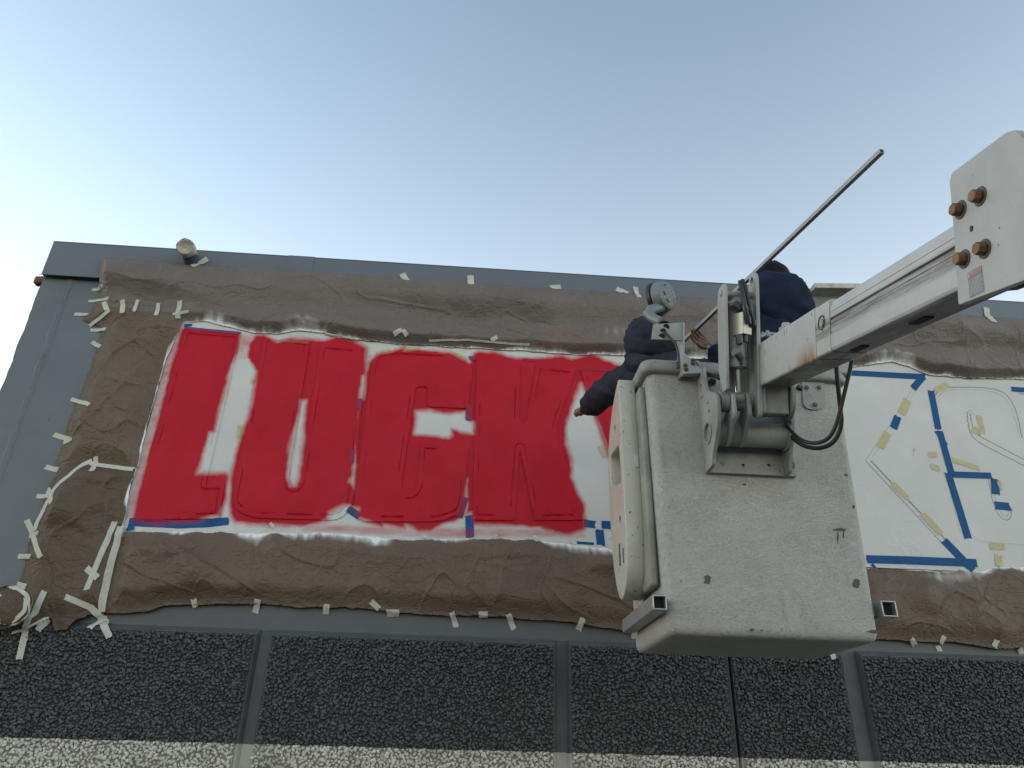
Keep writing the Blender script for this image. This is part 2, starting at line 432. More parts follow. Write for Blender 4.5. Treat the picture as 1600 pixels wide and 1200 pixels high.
def stone_mat():
    t = NT('aggregate_stone'); sep = t.n('ShaderNodeSeparateXYZ'); t.l(t.co, sep.inputs[0])
    wob = t.math('ADD', sep.outputs[2], t.math('MULTIPLY', t.math('SUBTRACT', t.noise(14, 3), .5), .02))
    up = t.math('GREATER_THAN', wob, ZPAINT)
    rnd = t.vor(45, 'F1', out='Color')
    dk = t.mix(t.ramp(rnd, .2, .8), (.038, .041, .044), (.078, .083, .088))
    lt = t.mix(t.ramp(rnd, .2, .9), (.42, .40, .36), (.58, .56, .51))
    lt = t.mix(t.ramp(t.noise(6, 4), .5, .7), lt, (.33, .32, .28))
    t.bump(t.noise(160, 4, .7), .10, .003)
    return t.done(t.mix(up, lt, dk), .5, 0, .35)
def twotone_mat():
    t = NT('panel_edge_paint'); sep = t.n('ShaderNodeSeparateXYZ'); t.l(t.co, sep.inputs[0])
    wob = t.math('ADD', sep.outputs[2], t.math('MULTIPLY', t.math('SUBTRACT', t.noise(20, 3), .5), .012))
    up = t.math('GREATER_THAN', wob, ZPAINT)
    dk = t.mix(t.ramp(t.noise(8, 5), .3, .7), (.066, .071, .078), (.088, .095, .103))
    lt = t.mix(t.ramp(t.noise(8, 5), .3, .7), (.38, .37, .33), (.46, .45, .41))
    t.bump(t.noise(60, 4), .25, .004)
    return t.done(t.mix(up, lt, dk), .6, 0, .4)
def mortar_shade_mat():  # mortar between the stones, darkened to paint in the shade of the gaps
    t = NT('shaded_mortar_bed'); sep = t.n('ShaderNodeSeparateXYZ'); t.l(t.co, sep.inputs[0])
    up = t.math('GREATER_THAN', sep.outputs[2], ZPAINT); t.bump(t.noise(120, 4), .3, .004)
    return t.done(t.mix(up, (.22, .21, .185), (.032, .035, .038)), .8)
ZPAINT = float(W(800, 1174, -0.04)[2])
m_mortar_shade = mortar_shade_mat(); m_stone = stone_mat(); m_edge = twotone_mat()
def ground_mat():
    t = NT('asphalt'); c = t.mix(t.ramp(t.noise(1.3, 6, .7), .3, .7), (.05, .05, .05), (.075, .073, .07)); t.bump(t.noise(80, 4, .8), .5, .01)
    return t.done(c, .85)
# ================================================================== GROUND
me = mesh_np('ground', [(-400, -400, 0), (400, -400, 0), (400, 400, 0), (-400, 400, 0)], [[0, 1, 2, 3]])
link('ground', me, ground_mat(), kind='structure')

# ================================================================== BUILDING
XL = float((W(71, 431, 0)[0]+W(0, 607, 0)[0])/2)
XR = 5.4
ZTOPL = float(W(90, 378, -.03)[2]); ZCOP = float(W(74, 430, -.03)[2])
ZFB = float(W(0, 920, 0)[2]); ZBB = float(W(600, 992, 0)[2])
print('XL', XL, 'top', ZTOPL, W(1130, 443, -.03)[2], 'cop', ZCOP, 'fb', ZFB, 'bb', ZBB, W(160, 979, 0)[2], W(1500, 1025, 0)[2], 'paint', ZPAINT)
ZTOP = (ZTOPL+float(W(1130, 443, -.03)[2]))/2
bld = thing('commercial_building', 'grey painted flat roofed building front carrying the masked sign', 'building', (XL, 0, 0))
# body behind the fascia
MB().abox(XL, XR, .09, 7.0, 0, ZTOP-.05).build('wall', m_beam, bld)
# fascia: left edge slightly uneven
def fasc():
    n = 60; zs = np.linspace(ZFB, ZTOP-.03, n); x = XL+.010*(vn(zs*9, zs*0, 3)-.5)+.006*(vn(zs*40, zs*0, 5)-.5)
    mb = MB(); v = []; f = []
    for i in range(n):
        v += [(x[i], 0, zs[i]), (x[i]+.006, .09, zs[i]), (XR, .09, zs[i]), (XR, 0, zs[i])]
    for i in range(n-1):
        for k in range(4): f.append([i*4+k, i*4+(k+1) % 4, i*4+4+(k+1) % 4, i*4+4+k])
    f += [[0, 1, 2, 3], [n*4-4, n*4-3, n*4-2, n*4-1]]
    mb.add(v, f); return mb
fa = fasc().build('fascia', m_fascia, bld)
# rough filled joint running down the fascia
XJ = (W(115, 432, 0)[0]+W(3, 722, 0)[0])/2
zs = np.arange(ZFB, ZTOP-.06, .005); us = np.linspace(-.024, .024, 19)
gx, gz = np.meshgrid(us, zs); hh = (.0075*(1-np.abs(gx/.024)**3))*(tri(gx*90+gz*8, gz*42, 9)*.9+.7*tri(gx*160, gz*95, 12)*(fbm(gx*20, gz*5, 3, 2) > .45))+.0022*np.exp(-((gx+.012-.006*vn(gz*7, gz*0, 2))/.003)**2)
edge = 1+.45*(fbm(gx*0+3, gz*16, 21, 3)-.5)*2
v = np.stack([XJ+gx*edge+.006*(vn(gz*5, gz*0, 8)-.5), -.001-np.clip(hh, -.0005, 1), gz], -1).reshape(-1, 3); nz_, nx_ = gx.shape
idx = np.arange(nz_*nx_).reshape(nz_, nx_)
q = np.stack([idx[:-1, :-1], idx[:-1, 1:], idx[1:, 1:], idx[1:, :-1]], -1).reshape(-1, 4)
link('joint_bead', mesh_np('joint_bead', v, q), m_fascia, bld, smooth=180)
# coping with lip and joint cover plates
XC = XL-.006
mb = MB(); mb.abox(XC, XR, -.030, .30, ZCOP+.012, ZTOP)
mb.add([(XC, -.030, ZCOP+.012), (XR, -.030, ZCOP+.012), (XR, -.046, ZCOP-.004), (XC-.01, -.046, ZCOP-.004),
        (XC, -.027, ZCOP+.012), (XR, -.027, ZCOP+.012), (XR, -.043, ZCOP-.006), (XC-.01, -.043, ZCOP-.006)],
       [[0, 1, 2, 3], [7, 6, 5, 4], [3, 2, 6, 7], [0, 3, 7, 4], [0, 4, 5, 1]])
mb.build('coping', m_coping, bld)
mb = MB(); mb.abox(XC+.001, XR, -.033, .302, ZTOP, ZTOP+.004); mb.build('coping_cap', m_coping, bld)
for a, b in ((450, 491), (1420, 1458)):
    xa, xb = W(a, 405+(a-450)*.062, -.03)[0], W(b, 408+(b-490)*.062, -.03)[0]
    MB().abox(xa, xb, -.0345, .302, ZCOP+.014, ZTOP+.007).build('joint_cover', m_cover, bld)
# shadow gap and beam
MB().abox(XL+.01, XR, .022, .09, ZBB, ZFB-.012).build('beam', m_beam, bld)
MB().abox(XL+.01, XR, .06, .088, ZFB-.011, ZFB-.001).build('gap_shade', simple('dark_gap', (.02, .02, .022), .9, bst=0), bld)  # near-black strip painting the shade inside the gap
MB().abox(XL+.01, XR, .012, .0215, ZBB, ZBB+.022).build('beam_lip', m_beam, bld)
# aggregate panels
PF = -.035      # face of the panels
def px_x(px, py): return float(W(px, py, PF)[0])
ZT = float(W(600, 988, PF)[2]); ZTI = ZT-.032
spans = []
ch = [(px_x(409, 985)+px_x(372, 1165))/2, (px_x(422, 985)+px_x(392, 1165))/2,
      (px_x(872, 1003)+px_x(870, 1165))/2, (px_x(887, 1003)+px_x(888, 1165))/2,
      (px_x(1142, 1020)+px_x(1151, 1200))/2, (px_x(1145, 1020)+px_x(1155, 1200))/2,
      (px_x(1321, 1025)+px_x(1345, 1185))/2, (px_x(1346, 1025)+px_x(1367, 1185))/2]
edges = [XL+.02]+ch+[XR]
ico_bm = bmesh.new(); bmesh.ops.create_icosphere(ico_bm, subdivisions=1, radius=1)
IV = np.array([v.co[:] for v in ico_bm.verts]); IF = np.array([[v.index for v in f.verts] for f in ico_bm.faces]); ico_bm.free()
stone_n = 0
MB().abox(XL+.01, XR, .014, .09, 0, ZBB-.001).build('channel_backing', m_edge, bld)
rs = np.random.RandomState(11)
for i in range(0, len(edges)-1, 2):
    a, b = edges[i], edges[i+1]; thin_l = (i == 6 or i == 4); c = .015
    cl = c if i not in (6,) else .004; cr_ = c if i not in (4,) else .004
    y0 = .013
    v = [(a, y0, .2), (b, y0, .2), (b, y0, ZT), (a, y0, ZT), (a+cl, PF, .2), (b-cr_, PF, .2), (b-cr_, PF, ZTI), (a+cl, PF, ZTI)]
    mb = MB().add(v, [[4, 5, 6, 7], [3, 7, 6, 2], [0, 4, 7, 3], [1, 2, 6, 5], [0, 1, 5, 4]])
    pn = mb.build('aggregate_panel', m_edge, bld, smooth=None)
    MB().add([(a+cl+.003, PF-.0012, .2), (b-cr_-.003, PF-.0012, .2), (b-cr_-.003, PF-.0012, ZTI-.003), (a+cl+.003, PF-.0012, ZTI-.003)], [[0, 1, 2, 3]]).build('shaded_mortar_bed', m_mortar_shade, pn, smooth=None)
    # exposed stones
    s = .0180; xa, xb = a+cl+.006, b-cr_-.006; z0, z1 = ZPAINT-.42, ZTI-.004
    nx = int((xb-xa)/s); nz = int((z1-z0)/(s*.86))
    gx, gz = np.meshgrid(xa+(np.arange(nx)+.5)*s, z0+(np.arange(nz)+.5)*s*.86); gx = gx+((np.arange(nz) % 2)[:, None]-.5)*s*.5
    cx = (gx+rs.uniform(-.42, .42, gx.shape)*s).ravel(); cz = (gz+rs.uniform(-.42, .42, gx.shape)*s).ravel()
    m = (cx > xa-.002) & (cx < xb+.002); cx, cz = cx[m], cz[m]; n = len(cx); stone_n += n
    R_ = rs.normal(size=(n, 3, 3)); Q_, _ = np.linalg.qr(R_)
    rad = rs.uniform(.0095, .0150, (n, 1, 1))*np.stack([rs.uniform(.8, 1.35, n), rs.uniform(.65, 1.1, n), rs.uniform(.5, .85, n)], -1)[:, None, :]
    vv = (IV[None]*(1+rs.uniform(-.22, .22, (n, len(IV), 1))))*rad
    vv = np.einsum('nij,nvj->nvi', Q_, vv); vv[:, :, 1] *= .95
    vv += np.stack([cx, np.full(n, PF-.0065)+rs.uniform(-.004, .004, n), cz], -1)[:, None, :]
    ff = (IF[None]+(np.arange(n)*len(IV))[:, None, None]).reshape(-1, 3)
    o = link('aggregate_stones', mesh_np('aggregate_stones', vv.reshape(-1, 3), ff), m_stone, pn, kind='stuff')
print('stones', stone_n)

# ================================================================== SIGN
YS = -.014
sx0 = (W(283, 507, YS)[0]+W(203, 822, YS)[0])/2; sz1 = float(W(285, 500, YS)[2]); sz0 = float((W(205, 828, YS)[2]+W(960, 857, YS)[2]+W(1530, 893, YS)[2])/3)
print('sign', sx0, sz0, sz1, 'tops', W(700, 540, YS)[2], W(1400, 572, YS)[2], 'bots', W(205, 828, YS)[2], W(960, 857, YS)[2], W(1530, 893, YS)[2])
sx1 = 4.6
redblobs = [
 r3([(252, 96), (380, 110), (528, 122), (524, 190), (482, 290), (455, 400), (425, 510), (410, 585), (382, 590), (360, 680), (326, 782), (455, 775), (472, 790), (460, 900), (432, 978), (300, 1008), (120, 1020), (18, 1000), (34, 900), (84, 720), (150, 470), (206, 240)]),
 r3([(600, 128), (640, 128), (700, 165), (760, 145), (920, 152), (980, 138), (1060, 150), (1122, 190), (1118, 300), (1092, 400), (1080, 640), (1050, 820), (1100, 900), (1200, 960), (1200, 1040), (1120, 1010), (1080, 950), (1020, 930), (945, 965), (935, 1000), (830, 1028), (640, 1024), (500, 1010), (478, 985), (478, 800), (500, 700), (528, 600), (560, 520), (585, 420), (600, 300), (560, 235), (562, 180)]),
 r3([(1095, 440), (1140, 300), (1150, 250), (1300, 180), (1300, 1040), (1150, 1010), (1050, 900), (1070, 640)]),
 r4([(45, 260), (80, 225), (170, 205), (300, 200), (430, 212), (520, 262), (540, 215), (560, 203), (640, 210), (740, 238), (830, 238), (960, 225), (1000, 243), (1060, 225), (1110, 222), (1150, 245), (1200, 262), (1360, 300), (1360, 900), (1172, 700), (1110, 520), (1046, 358), (1022, 410), (1000, 470), (972, 560), (978, 640), (1002, 720), (1002, 800), (1022, 862), (1062, 925), (1062, 1045), (990, 1072), (920, 1062), (850, 1035), (720, 1026), (540, 1022), (530, 960), (460, 1000), (390, 1018), (340, 1052), (280, 1052), (230, 1022), (130, 1018), (60, 1015), (0, 990), (-30, 600)]),
]
whiteholes = [
 r3([(815, 440), (832, 440), (822, 560), (826, 600), (812, 700), (803, 780), (790, 838), (765, 838), (748, 800), (756, 700), (776, 600), (798, 520)]),
 r4([(268, 488), (330, 486), (415, 502), (500, 492), (505, 518), (538, 540), (538, 592), (480, 584), (432, 568), (440, 600), (420, 612), (330, 600), (262, 598), (272, 530)]),
]
streaks = [r3([(1098, 325), (1115, 320), (1106, 430), (1086, 432)]), r3([(1046, 800), (1056, 798), (1050, 822), (1036, 820)]), r4([(500, 850), (512, 800), (508, 975), (496, 978)])]
mist = [r3([(528, 128), (604, 126), (566, 190), (556, 240), (516, 238)]), r3([(1098, 300), (1120, 200), (1150, 240), (1110, 430)]), r4([(-260, 1020), (1060, 1045), (1060, 1075), (380, 1078), (-260, 1048)]), r3([(-12, 985), (30, 820), (100, 560), (170, 250), (220, 85), (262, 82), (215, 260), (140, 560), (60, 860), (30, 1000)])]
RB = [XZ(p, YS) for p in redblobs]; WH = [XZ(p, YS) for p in whiteholes]; ST = [XZ(p, YS) for p in streaks]; MI = [XZ(p, YS) for p in mist]
def red_at(x, z, soft=.040):
    P = np.stack([x, z], 1); jx = .016*(fbm(x*22, z*22, 31, 4)-.47)
    s = np.full(len(x), -9.)
    for p in RB: s = np.maximum(s, sdist(P, p)[0])
    wv = np.full(len(x), -9.)
    for p in WH: wv = np.maximum(wv, sdist(P, p)[0])
    for p in ST: wv = np.maximum(wv, sdist(P, p)[0]-.004)
    s = np.minimum(s, -wv)+jx
    soft2 = soft*(.45+1.3*fbm(x*5, z*5, 44, 2))
    r = sstep(-1, 1, s/soft2)
    m = np.full(len(x), -9.)
    for p in MI: m = np.maximum(m, sdist(P, p)[0])
    r = np.maximum(r, sstep(-.03, .02, m)*(.22+.50*fbm(x*9, z*30, 61, 3)))
    return r
def polyline_d(P, pts):
    return np.abs(sdist(P, XZ(pts, YS), False)[0])
def arcpts(pts, n=2):      # smooth open line
    pts = np.array(pts, float)
    for _ in range(n):
        q = [pts[0]]
        for a, b in zip(pts[:-1], pts[1:]): q += [a*.75+b*.25, a*.25+b*.75]
        q.append(pts[-1]); pts = np.array(q)
    return pts
def r7(l): return [(1300+x*300/720, 540+y*500/1200) for x, y in l]
pencil = [ (r7([(125, 432), (412, 740)]), .9, .0022), (r7([(146, 432), (430, 732)]), 1, .0032),
 (r7([(305, 160), (215, 300), (125, 432)]), .25, .003), (r7([(318, 162), (228, 305), (150, 420)]), .15, .003),
 (arcpts(r7([(385, 190), (405, 160), (450, 155), (590, 158), (650, 175), (690, 235), (712, 345)]), 3), .8, .0028),
 (arcpts(r7([(398, 192), (418, 170), (450, 165), (585, 168), (640, 185), (678, 240), (704, 345)]), 3), .35, .0025),
 (arcpts(r7([(506, 250), (512, 310), (530, 350), (590, 385), (760, 470)]), 3), .8, .003),
 (arcpts(r7([(518, 255), (526, 305), (545, 335), (600, 365), (760, 448)]), 3), .8, .003),
 (r7([(506, 252), (518, 240), (535, 262)]), .4, .0025),
 (arcpts(r7([(585, 500), (598, 560), (612, 620), (640, 652), (668, 655), (676, 610)]), 3), .6, .0028),
 (arcpts(r7([(596, 505), (608, 560), (622, 612), (645, 640), (662, 640), (668, 600)]), 3), .4, .0025),
 (arcpts(r7([(520, 700), (540, 730), (600, 740), (760, 750)]), 3), .22, .003),
 (r7([(590, 500), (455, 497)]), .3, .0025), (r7([(432, 500), (480, 700)]), .25, .0025), (r7([(700, 180), (760, 184)]), .8, .003),
 (r7([(305, 415), (308, 385), (300, 398)]), .5, .0018), (r7([(308, 385), (318, 398)]), .5, .0018)]
def line_at(x, z, d=None):
    P = np.stack([x, z], 1); l = np.zeros(len(x)); sel = x > W(1320, 700, YS)[0]
    if not sel.any(): return l
    Q = P[sel]; t = np.zeros(len(Q))
    for pts, a, wd in pencil: t = np.maximum(t, a*(1-sstep(wd*.6, wd*1.5, polyline_d(Q, pts))))
    l[sel] = t; return l
sign = thing('wall_sign', 'long white sign board with raised letters sprayed red, framed by brown paper', 'sign', (sx0, 0, sz0))
grooves = [ (r3([(315, 832), (452, 832)]), .004, .005), (r3([(310, 852), (430, 853), (410, 965), (300, 985)]), .003, .003), (r3([(395, 505), (375, 582)]), .003, .003),
            (r4([(920, 575), (985, 800)]), .003, .003)]
def sign_y(x, z, d):
    y = np.full(len(x), YS) - .0012*(fbm(x*6, z*6, 71, 3)-.5)*2
    # wrinkled paint near the foot of the letters
    k = sstep(sz0+.42, sz0+.10, z)*.8+.2
    y -= .0028*k*(ridge(x*34, z*52, 12)**4)*(fbm(x*5, z*5, 9, 2) > .5)
    return y
sheet('sign_board', [(sx0-.045, sz0-.03), (sx1, sz0-.03), (sx1, sz1+.035), (sx0-.045, sz1+.035)], .0055, sign_y, m_sign, sign, {'red': lambda x, z, d: red_at(x, z), 'line': line_at}, skirt=.0125)
# letters: raised boards with a rim groove
LET = {
 'L': rounded([(288, 514), (376, 522), (321, 757), (351, 757), (342, 810), (208, 812)], [3, 3, 2, 3, 5, 5]),
 'U': rounded([(413, 524), (484, 533), (450, 752), (459, 765), (469, 752), (501, 537), (573, 544), (551, 790), (530, 813), (390, 809), (360, 790)], [5, 4, 12, 14, 12, 4, 5, 50, 30, 40, 60]),
 'C': rounded([(583, 552), (620, 546), (705, 551), (740, 560), (731, 638), (668, 635), (669, 604), (650, 603), (626, 762), (640, 775), (652, 762), (657, 693), (732, 699), (724, 800), (690, 815), (565, 815), (552, 800)], [30, 40, 40, 30, 4, 3, 8, 8, 14, 16, 14, 4, 4, 40, 20, 30, 40]),
 'K': rounded([(745, 556), (813, 568), (811, 655), (817, 662), (823, 655), (838, 570), (900, 577), (867, 672), (916, 812), (836, 813), (812, 698), (804, 813), (738, 812)], [4, 3, 8, 8, 8, 3, 3, 20, 4, 3, 4, 3, 4]),
 'Y': rounded([(906, 577), (998, 584), (1016, 640), (1036, 587), (1125, 593), (1062, 735), (1062, 820), (958, 817), (954, 716)], [3, 3, 6, 3, 3, 5, 3, 3, 5]),
}
for ch_, p in LET.items():
    P_ = XZ(p, YS-.0095)
    def ly(x, z, d, s_=ord(ch_)):
        y = np.full(len(x), YS-.0095) + .0075*np.exp(-((d-.030)/.0040)**2)*sstep(.34, .44, fbm(x*7, z*7, s_, 2))
        k = sstep(sz0+.42, sz0+.10, z)*.9+.1
        y -= .0025*k*(ridge(x*30+4, z*46, s_)**4)+.0008*(fbm(x*14, z*14, s_, 3)-.5)
        return y+.0012*sstep(.002, 0, d)
    sheet('raised_letter', P_, .0048, ly, m_sign, sign, {'red': lambda x, z, d: np.maximum(red_at(x, z), 0), 'line': lambda x, z, d: x*0}, skirt=.009, label='raised board letter %s on the sign' % ch_)
for pts, dp, wd in grooves:      # raised beads of caulk along loose edges
    q = XZ(pts, YS-.005); MB().tube([(a, YS-.0045, b) for a, b in q], .0020, 5).build('paint_bead', simple('red_paint_bead', (.30, .008, .02), .45, bst=0), sign, smooth=60)
# small drips and nail heads in the paint
mb = MB()
for px, py in r3([(722, 387), (933, 397), (905, 541), (918, 610), (672, 540), (700, 596), (862, 590), (1034, 248), (588, 757), (846, 175)])+r4([(203, 296), (376, 340), (640, 607), (150, 760), (690, 880), (840, 665)]):
    p = W(px, py, YS-.0055); mb.lathe(p+np.array([0, .001, 0]), (0, -1, 0), [(0, .0035), (.003, .003), (.0035, .0001)], 8)
mb.build('nail_heads', simple('nail_dark_red', (.12, .01, .02), .5, bst=0), sign, kind='stuff')

# ================================================================== MASKING PAPER
def white_at(x, z, d=None):
    dx = np.maximum(np.maximum(sx0-.05-x, x-sx1), 0); dz = np.maximum(np.maximum(sz0-.035-z, z-sz1-.045), 0)
    dist = np.where(np.hypot(dx, dz) < .004, d if d is not None else .05, .3)
    fing = .15+1.9*sstep(.38, .62, fbm(x*3.5, z*5, 81, 3))
    st = .35+.8*vn(x*46+z*5, z*9, 83)+.35*vn(x*120, z*30, 84)
    wv = np.exp(-dist/(.013*fing))*st*1.2
    for px, py, r, a in ((592, 846, .09, .9), (1395, 566, .13, 1.1), (1480, 896, .13, .8), (1528, 893, .09, 1.0), (330, 506, .12, .9), (480, 515, .14, .9), (800, 838, .06, .8), (400, 838, .10, .8), (960, 520, .16, .35)):
        q = W(px, py, -.02); wv = wv+a*np.exp(-((x-q[0])**2+((z-q[2])*1.5)**2)/(r*r)*1.6)*(.2+1.0*vn(x*30, z*14, 85)**1.3)
    return np.clip(wv, 0, 1.2)
RP = [XZ(p, -.02) for p in ([(850, 512), (905, 508), (930, 540), (1000, 548), (1010, 560), (820, 552)], [(290, 512), (330, 500), (380, 512), (470, 522), (560, 534), (470, 532)], [(205, 815), (218, 760), (228, 700), (214, 700), (196, 800)])]
def redp_at(x, z, d=None):
    P = np.stack([x, z], 1); m = np.full(len(x), -9.)
    for p in RP: m = np.maximum(m, sdist(P, p)[0])
    r = sstep(-.03, .05, m+.06*(fbm(x*12, z*12, 91, 3)-.5))*.2
    return np.maximum(r, .85*red_at(x, z, .05)*(.5+.5*fbm(x*20, z*20, 95, 2)))
def crumple(x, z, s, ang, stretch, amp, smooth_):
    """long folds along ang, then facets with sharp creases at several sizes"""
    ca, sa = math.cos(ang), math.sin(ang)
    u = x*ca+z*sa; v = (-x*sa+z*ca)
    u2 = u+.16*(fbm(u*1.9, v*1.9, s+1, 3)-.5); v2 = v+.14*(fbm(u*1.7+7, v*2.1, s+2, 3)-.5)
    h = .9*fbm(u2*1.1/stretch, v2*3.2, s, 2)+.8*tri(u2*1.6/stretch, v2*4.6, s+3)
    c2, s2 = math.cos(ang*1.4+.4), math.sin(ang*1.4+.4)
    p, q = x*c2+z*s2+.05*(vn(x*6, z*6, s+4)-.5), -x*s2+z*c2+.05*(vn(x*6, z*6, s+5)-.5)
    k = 1-smooth_; loc = .45+1.0*sstep(.38, .62, fbm(x*2.3+s, z*3.1, s+7, 2))
    h += k*loc*(1.15*tri(p*2.6, q*5.2, s+6)+.62*tri(q*8+p*2, p*5.5, s+8)+.24*tri(p*14-q*6, q*15, s+9))
    h += k*(.36*ridge(p*1.6, q*5, s+11)**20+.30*ridge(q*3.2+p, p*5, s+12)**22+.10*ridge(p*9, q*8, s+13)**16)
    return amp*h
def wall_y(x, z):
    y = np.full(len(x), -.0008)
    y = np.where(z < ZFB-.012, .021, y); y = np.where(z < ZBB, PF-.002, y); y = np.where((z < ZTI) , PF-.016, y)
    y = np.where(z > ZCOP-.008, -.050, y); y = np.where(z > ZCOP+.014, -.0345, y); return y
def paper_base(x, z):
    dx = np.maximum(np.maximum(sx0-.045-x, x-sx1), 0); dz = np.maximum(np.maximum(sz0-.03-z, z-sz1-.035), 0); dd = np.hypot(dx, dz)
    y = -.004-.013*sstep(.06, 0, dd)
    y = np.minimum(y, -.004-.048*sstep(ZCOP-.22, ZCOP-.004, z)**1.5); y = np.minimum(y, -.004-.054*sstep(ZBB+.04, ZT, z)); return y
def paper(name, pts, label, seed, ang, stretch, amp, smooth_, base=-.045, rnd=0, mat=None, tear=.006, step=.0055, pinch=.12, lift=0.):
    P_ = XZ(pts, base)
    # ragged outline
    q = []
    for a, b in zip(P_, np.roll(P_, -1, 0)):
        n = max(1, int(np.hypot(*(b-a))/.03))
        for k in range(n): q.append(a+(b-a)*k/n)
    q = np.array(q); q[:, 0] += tear*2*(vn(q[:, 0]*23+q[:, 1]*11, q[:, 1]*23, seed+50)-.5); q[:, 1] += tear*2*(vn(q[:, 0]*19, q[:, 1]*27, seed+51)-.5)
    def yf(x, z, d):
        h = crumple(x, z, seed, ang, stretch, amp, smooth_)
        k = .10+.90*sstep(0, pinch, d)
        return paper_base(x, z)+lift-.002-h*k
    return sheet('masking_paper', q, step, yf, mat or m_paper, None, {'white': white_at, 'red': redp_at}, label=label), yf
L_ = {}
p, _ = paper('masking_paper', [(160, 408), (200, 407), (240, 410), (330, 418), (400, 421), (500, 428), (570, 434), (640, 440), (735, 445), (870, 455), (1000, 463), (1130, 470), (1330, 482), (1545, 498), (1640, 506), (1660, 600), (1600, 592), (1517, 591), (1446, 584), (1420, 572), (1396, 565), (1366, 568), (1333, 573), (1200, 566), (990, 555), (900, 553), (830, 548), (760, 545), (700, 541), (640, 538), (560, 530), (500, 519), (470, 515), (430, 521), (400, 519), (350, 508), (318, 500), (285, 502), (270, 512), (200, 510), (152, 506)],
         'long smooth brown paper strip taped along the top of the sign', 100, -.30, 2.6, .050, .60, base=-.03, pinch=.07, mat=m_paper_sheen); tag(p, cat='masking paper'); L_['top'] = p
p, _ = paper('masking_paper', [(156, 462), (175, 468), (300, 480), (284, 505), (259, 560), (236, 640), (213, 735), (135, 722), (100, 745), (90, 742), (85, 720), (98, 690), (102, 665), (108, 650), (120, 625), (138, 575), (152, 535), (158, 510), (126, 497), (140, 488), (146, 472)],
         'upright brown paper sheet taped left of the letter L', 140, .45, 1.6, .036, .05, base=-.03, lift=-.003); tag(p, cat='masking paper'); L_['left'] = p
p, _ = paper('masking_paper', [(135, 722), (212, 733), (202, 770), (193, 822), (192, 860), (180, 915), (172, 950), (158, 960), (136, 958), (124, 968), (108, 985), (92, 988), (84, 968), (70, 975), (50, 985), (36, 980), (20, 985), (22, 965), (26, 945), (28, 905), (36, 880), (44, 850), (55, 815), (70, 775), (82, 745), (108, 728)],
         'brown paper sheet hanging at the lower left corner over the stones', 180, 1.1, 1.3, .038, .08, base=-.03, lift=-.006, mat=m_paper2, tear=.008); tag(p, cat='masking paper'); L_['ll'] = p
p, _ = paper('masking_paper', [(192, 829), (260, 831), (350, 830), (420, 833), (500, 832), (575, 838), (620, 842), (700, 843), (770, 840), (830, 843), (900, 852), (960, 857), (1090, 862), (1090, 985), (1010, 990), (960, 982), (900, 972), (840, 968), (780, 962), (700, 961), (640, 958), (590, 952), (540, 948), (470, 948), (400, 943), (300, 944), (250, 946), (225, 955), (205, 957), (160, 957), (164, 930), (178, 880)],
         'wide crumpled brown paper strip taped below the red letters', 220, -.55, 1.5, .040, .02, base=-.03); tag(p, cat='masking paper'); L_['bot'] = p
p, _ = paper('masking_paper', [(1340, 886), (1367, 888), (1430, 890), (1485, 893), (1500, 889), (1530, 893), (1555, 886), (1600, 885), (1680, 890), (1690, 1020), (1600, 1011), (1560, 1012), (1500, 1003), (1430, 1001), (1380, 999), (1340, 998)],
         'crumpled brown paper strip right of the bucket below the blue taped letters', 260, .35, 1.8, .034, .10, base=-.03); tag(p, cat='masking paper'); L_['br'] = p

# ================================================================== TAPE
def tape(par, pts, wpx, mat=None, label=None, seed=None, lift=0, free=False, curl=0):
    mat = mat or m_tape; seed = seed or random.randint(1, 9999); r = random.Random(seed)
    A = XZ(pts, -.02); seg = np.hypot(*(A[1:]-A[:-1]).T); Lh = seg.sum()
    wm = wpx*.0040
    n = max(3, int(Lh/.012)); t = np.linspace(0, Lh, n); cs = np.concatenate([[0], np.cumsum(seg)])
    cx = np.interp(t, cs, A[:, 0]); cz = np.interp(t, cs, A[:, 1])
    tx = np.gradient(cx); tz = np.gradient(cz); l = np.hypot(tx, tz); nx, nz = -tz/l, tx/l
    m = 5; X = []; Z = []
    for j in range(m):
        u = j/(m-1)-.5
        k0 = r.uniform(-.004, .004); k1 = r.uniform(-.004, .004)
        off = np.zeros(n); off[0] = k0+u*r.uniform(-.2, .2)*wm; off[-1] = k1+u*r.uniform(-.2, .2)*wm
        X.append(cx+nx*u*wm+tx/l*off); Z.append(cz+nz*u*wm+tz/l*off)
    X = np.array(X).T.ravel(); Z = np.array(Z).T.ravel()
    Y = (np.minimum(surf_y(X, Z, 1.), wall_y(X, Z)) if par is not sign else surf_y(X, Z, YS))-(.0028 if par is not sign else .0018)-lift
    # smooth the height a little: tape bridges small creases, never below the surface
    G = Y.reshape(n, m); s2 = G.copy()
    for _ in range(3):
        g = np.pad(s2, ((1, 1), (1, 1)), 'edge'); s2 = np.minimum(G, (g[:-2, 1:-1]+g[2:, 1:-1]+g[1:-1, 1:-1]+g[1:-1, :-2]+g[1:-1, 2:])/5)
    if curl:
        s2 = s2-curl*np.linspace(0, 1, n)[:, None]**2-curl*.4*np.abs(np.linspace(-1, 1, m))[None]
    s2 = s2-.001*vn(X*60, Z*60, seed % 100).reshape(n, m)
    v = np.stack([X, s2.ravel(), Z], 1); idx = np.arange(n*m).reshape(n, m)
    q = np.stack([idx[:-1, :-1], idx[1:, :-1], idx[1:, 1:], idx[:-1, 1:]], -1).reshape(-1, 4)
    me = mesh_np('tape_strip', v, q)
    if mat is m_blue or par is sign: setattr_np(me, 'red', np.clip(red_at(X, Z, .05)*1.1, 0, 1)); setattr_np(me, 'white', white_at(X, Z)*.25 if par is not sign else X*0)
    else: setattr_np(me, 'red', X*0); setattr_np(me, 'white', X*0)
    return link('tape_strip', me, mat, par, label, 0, 180)
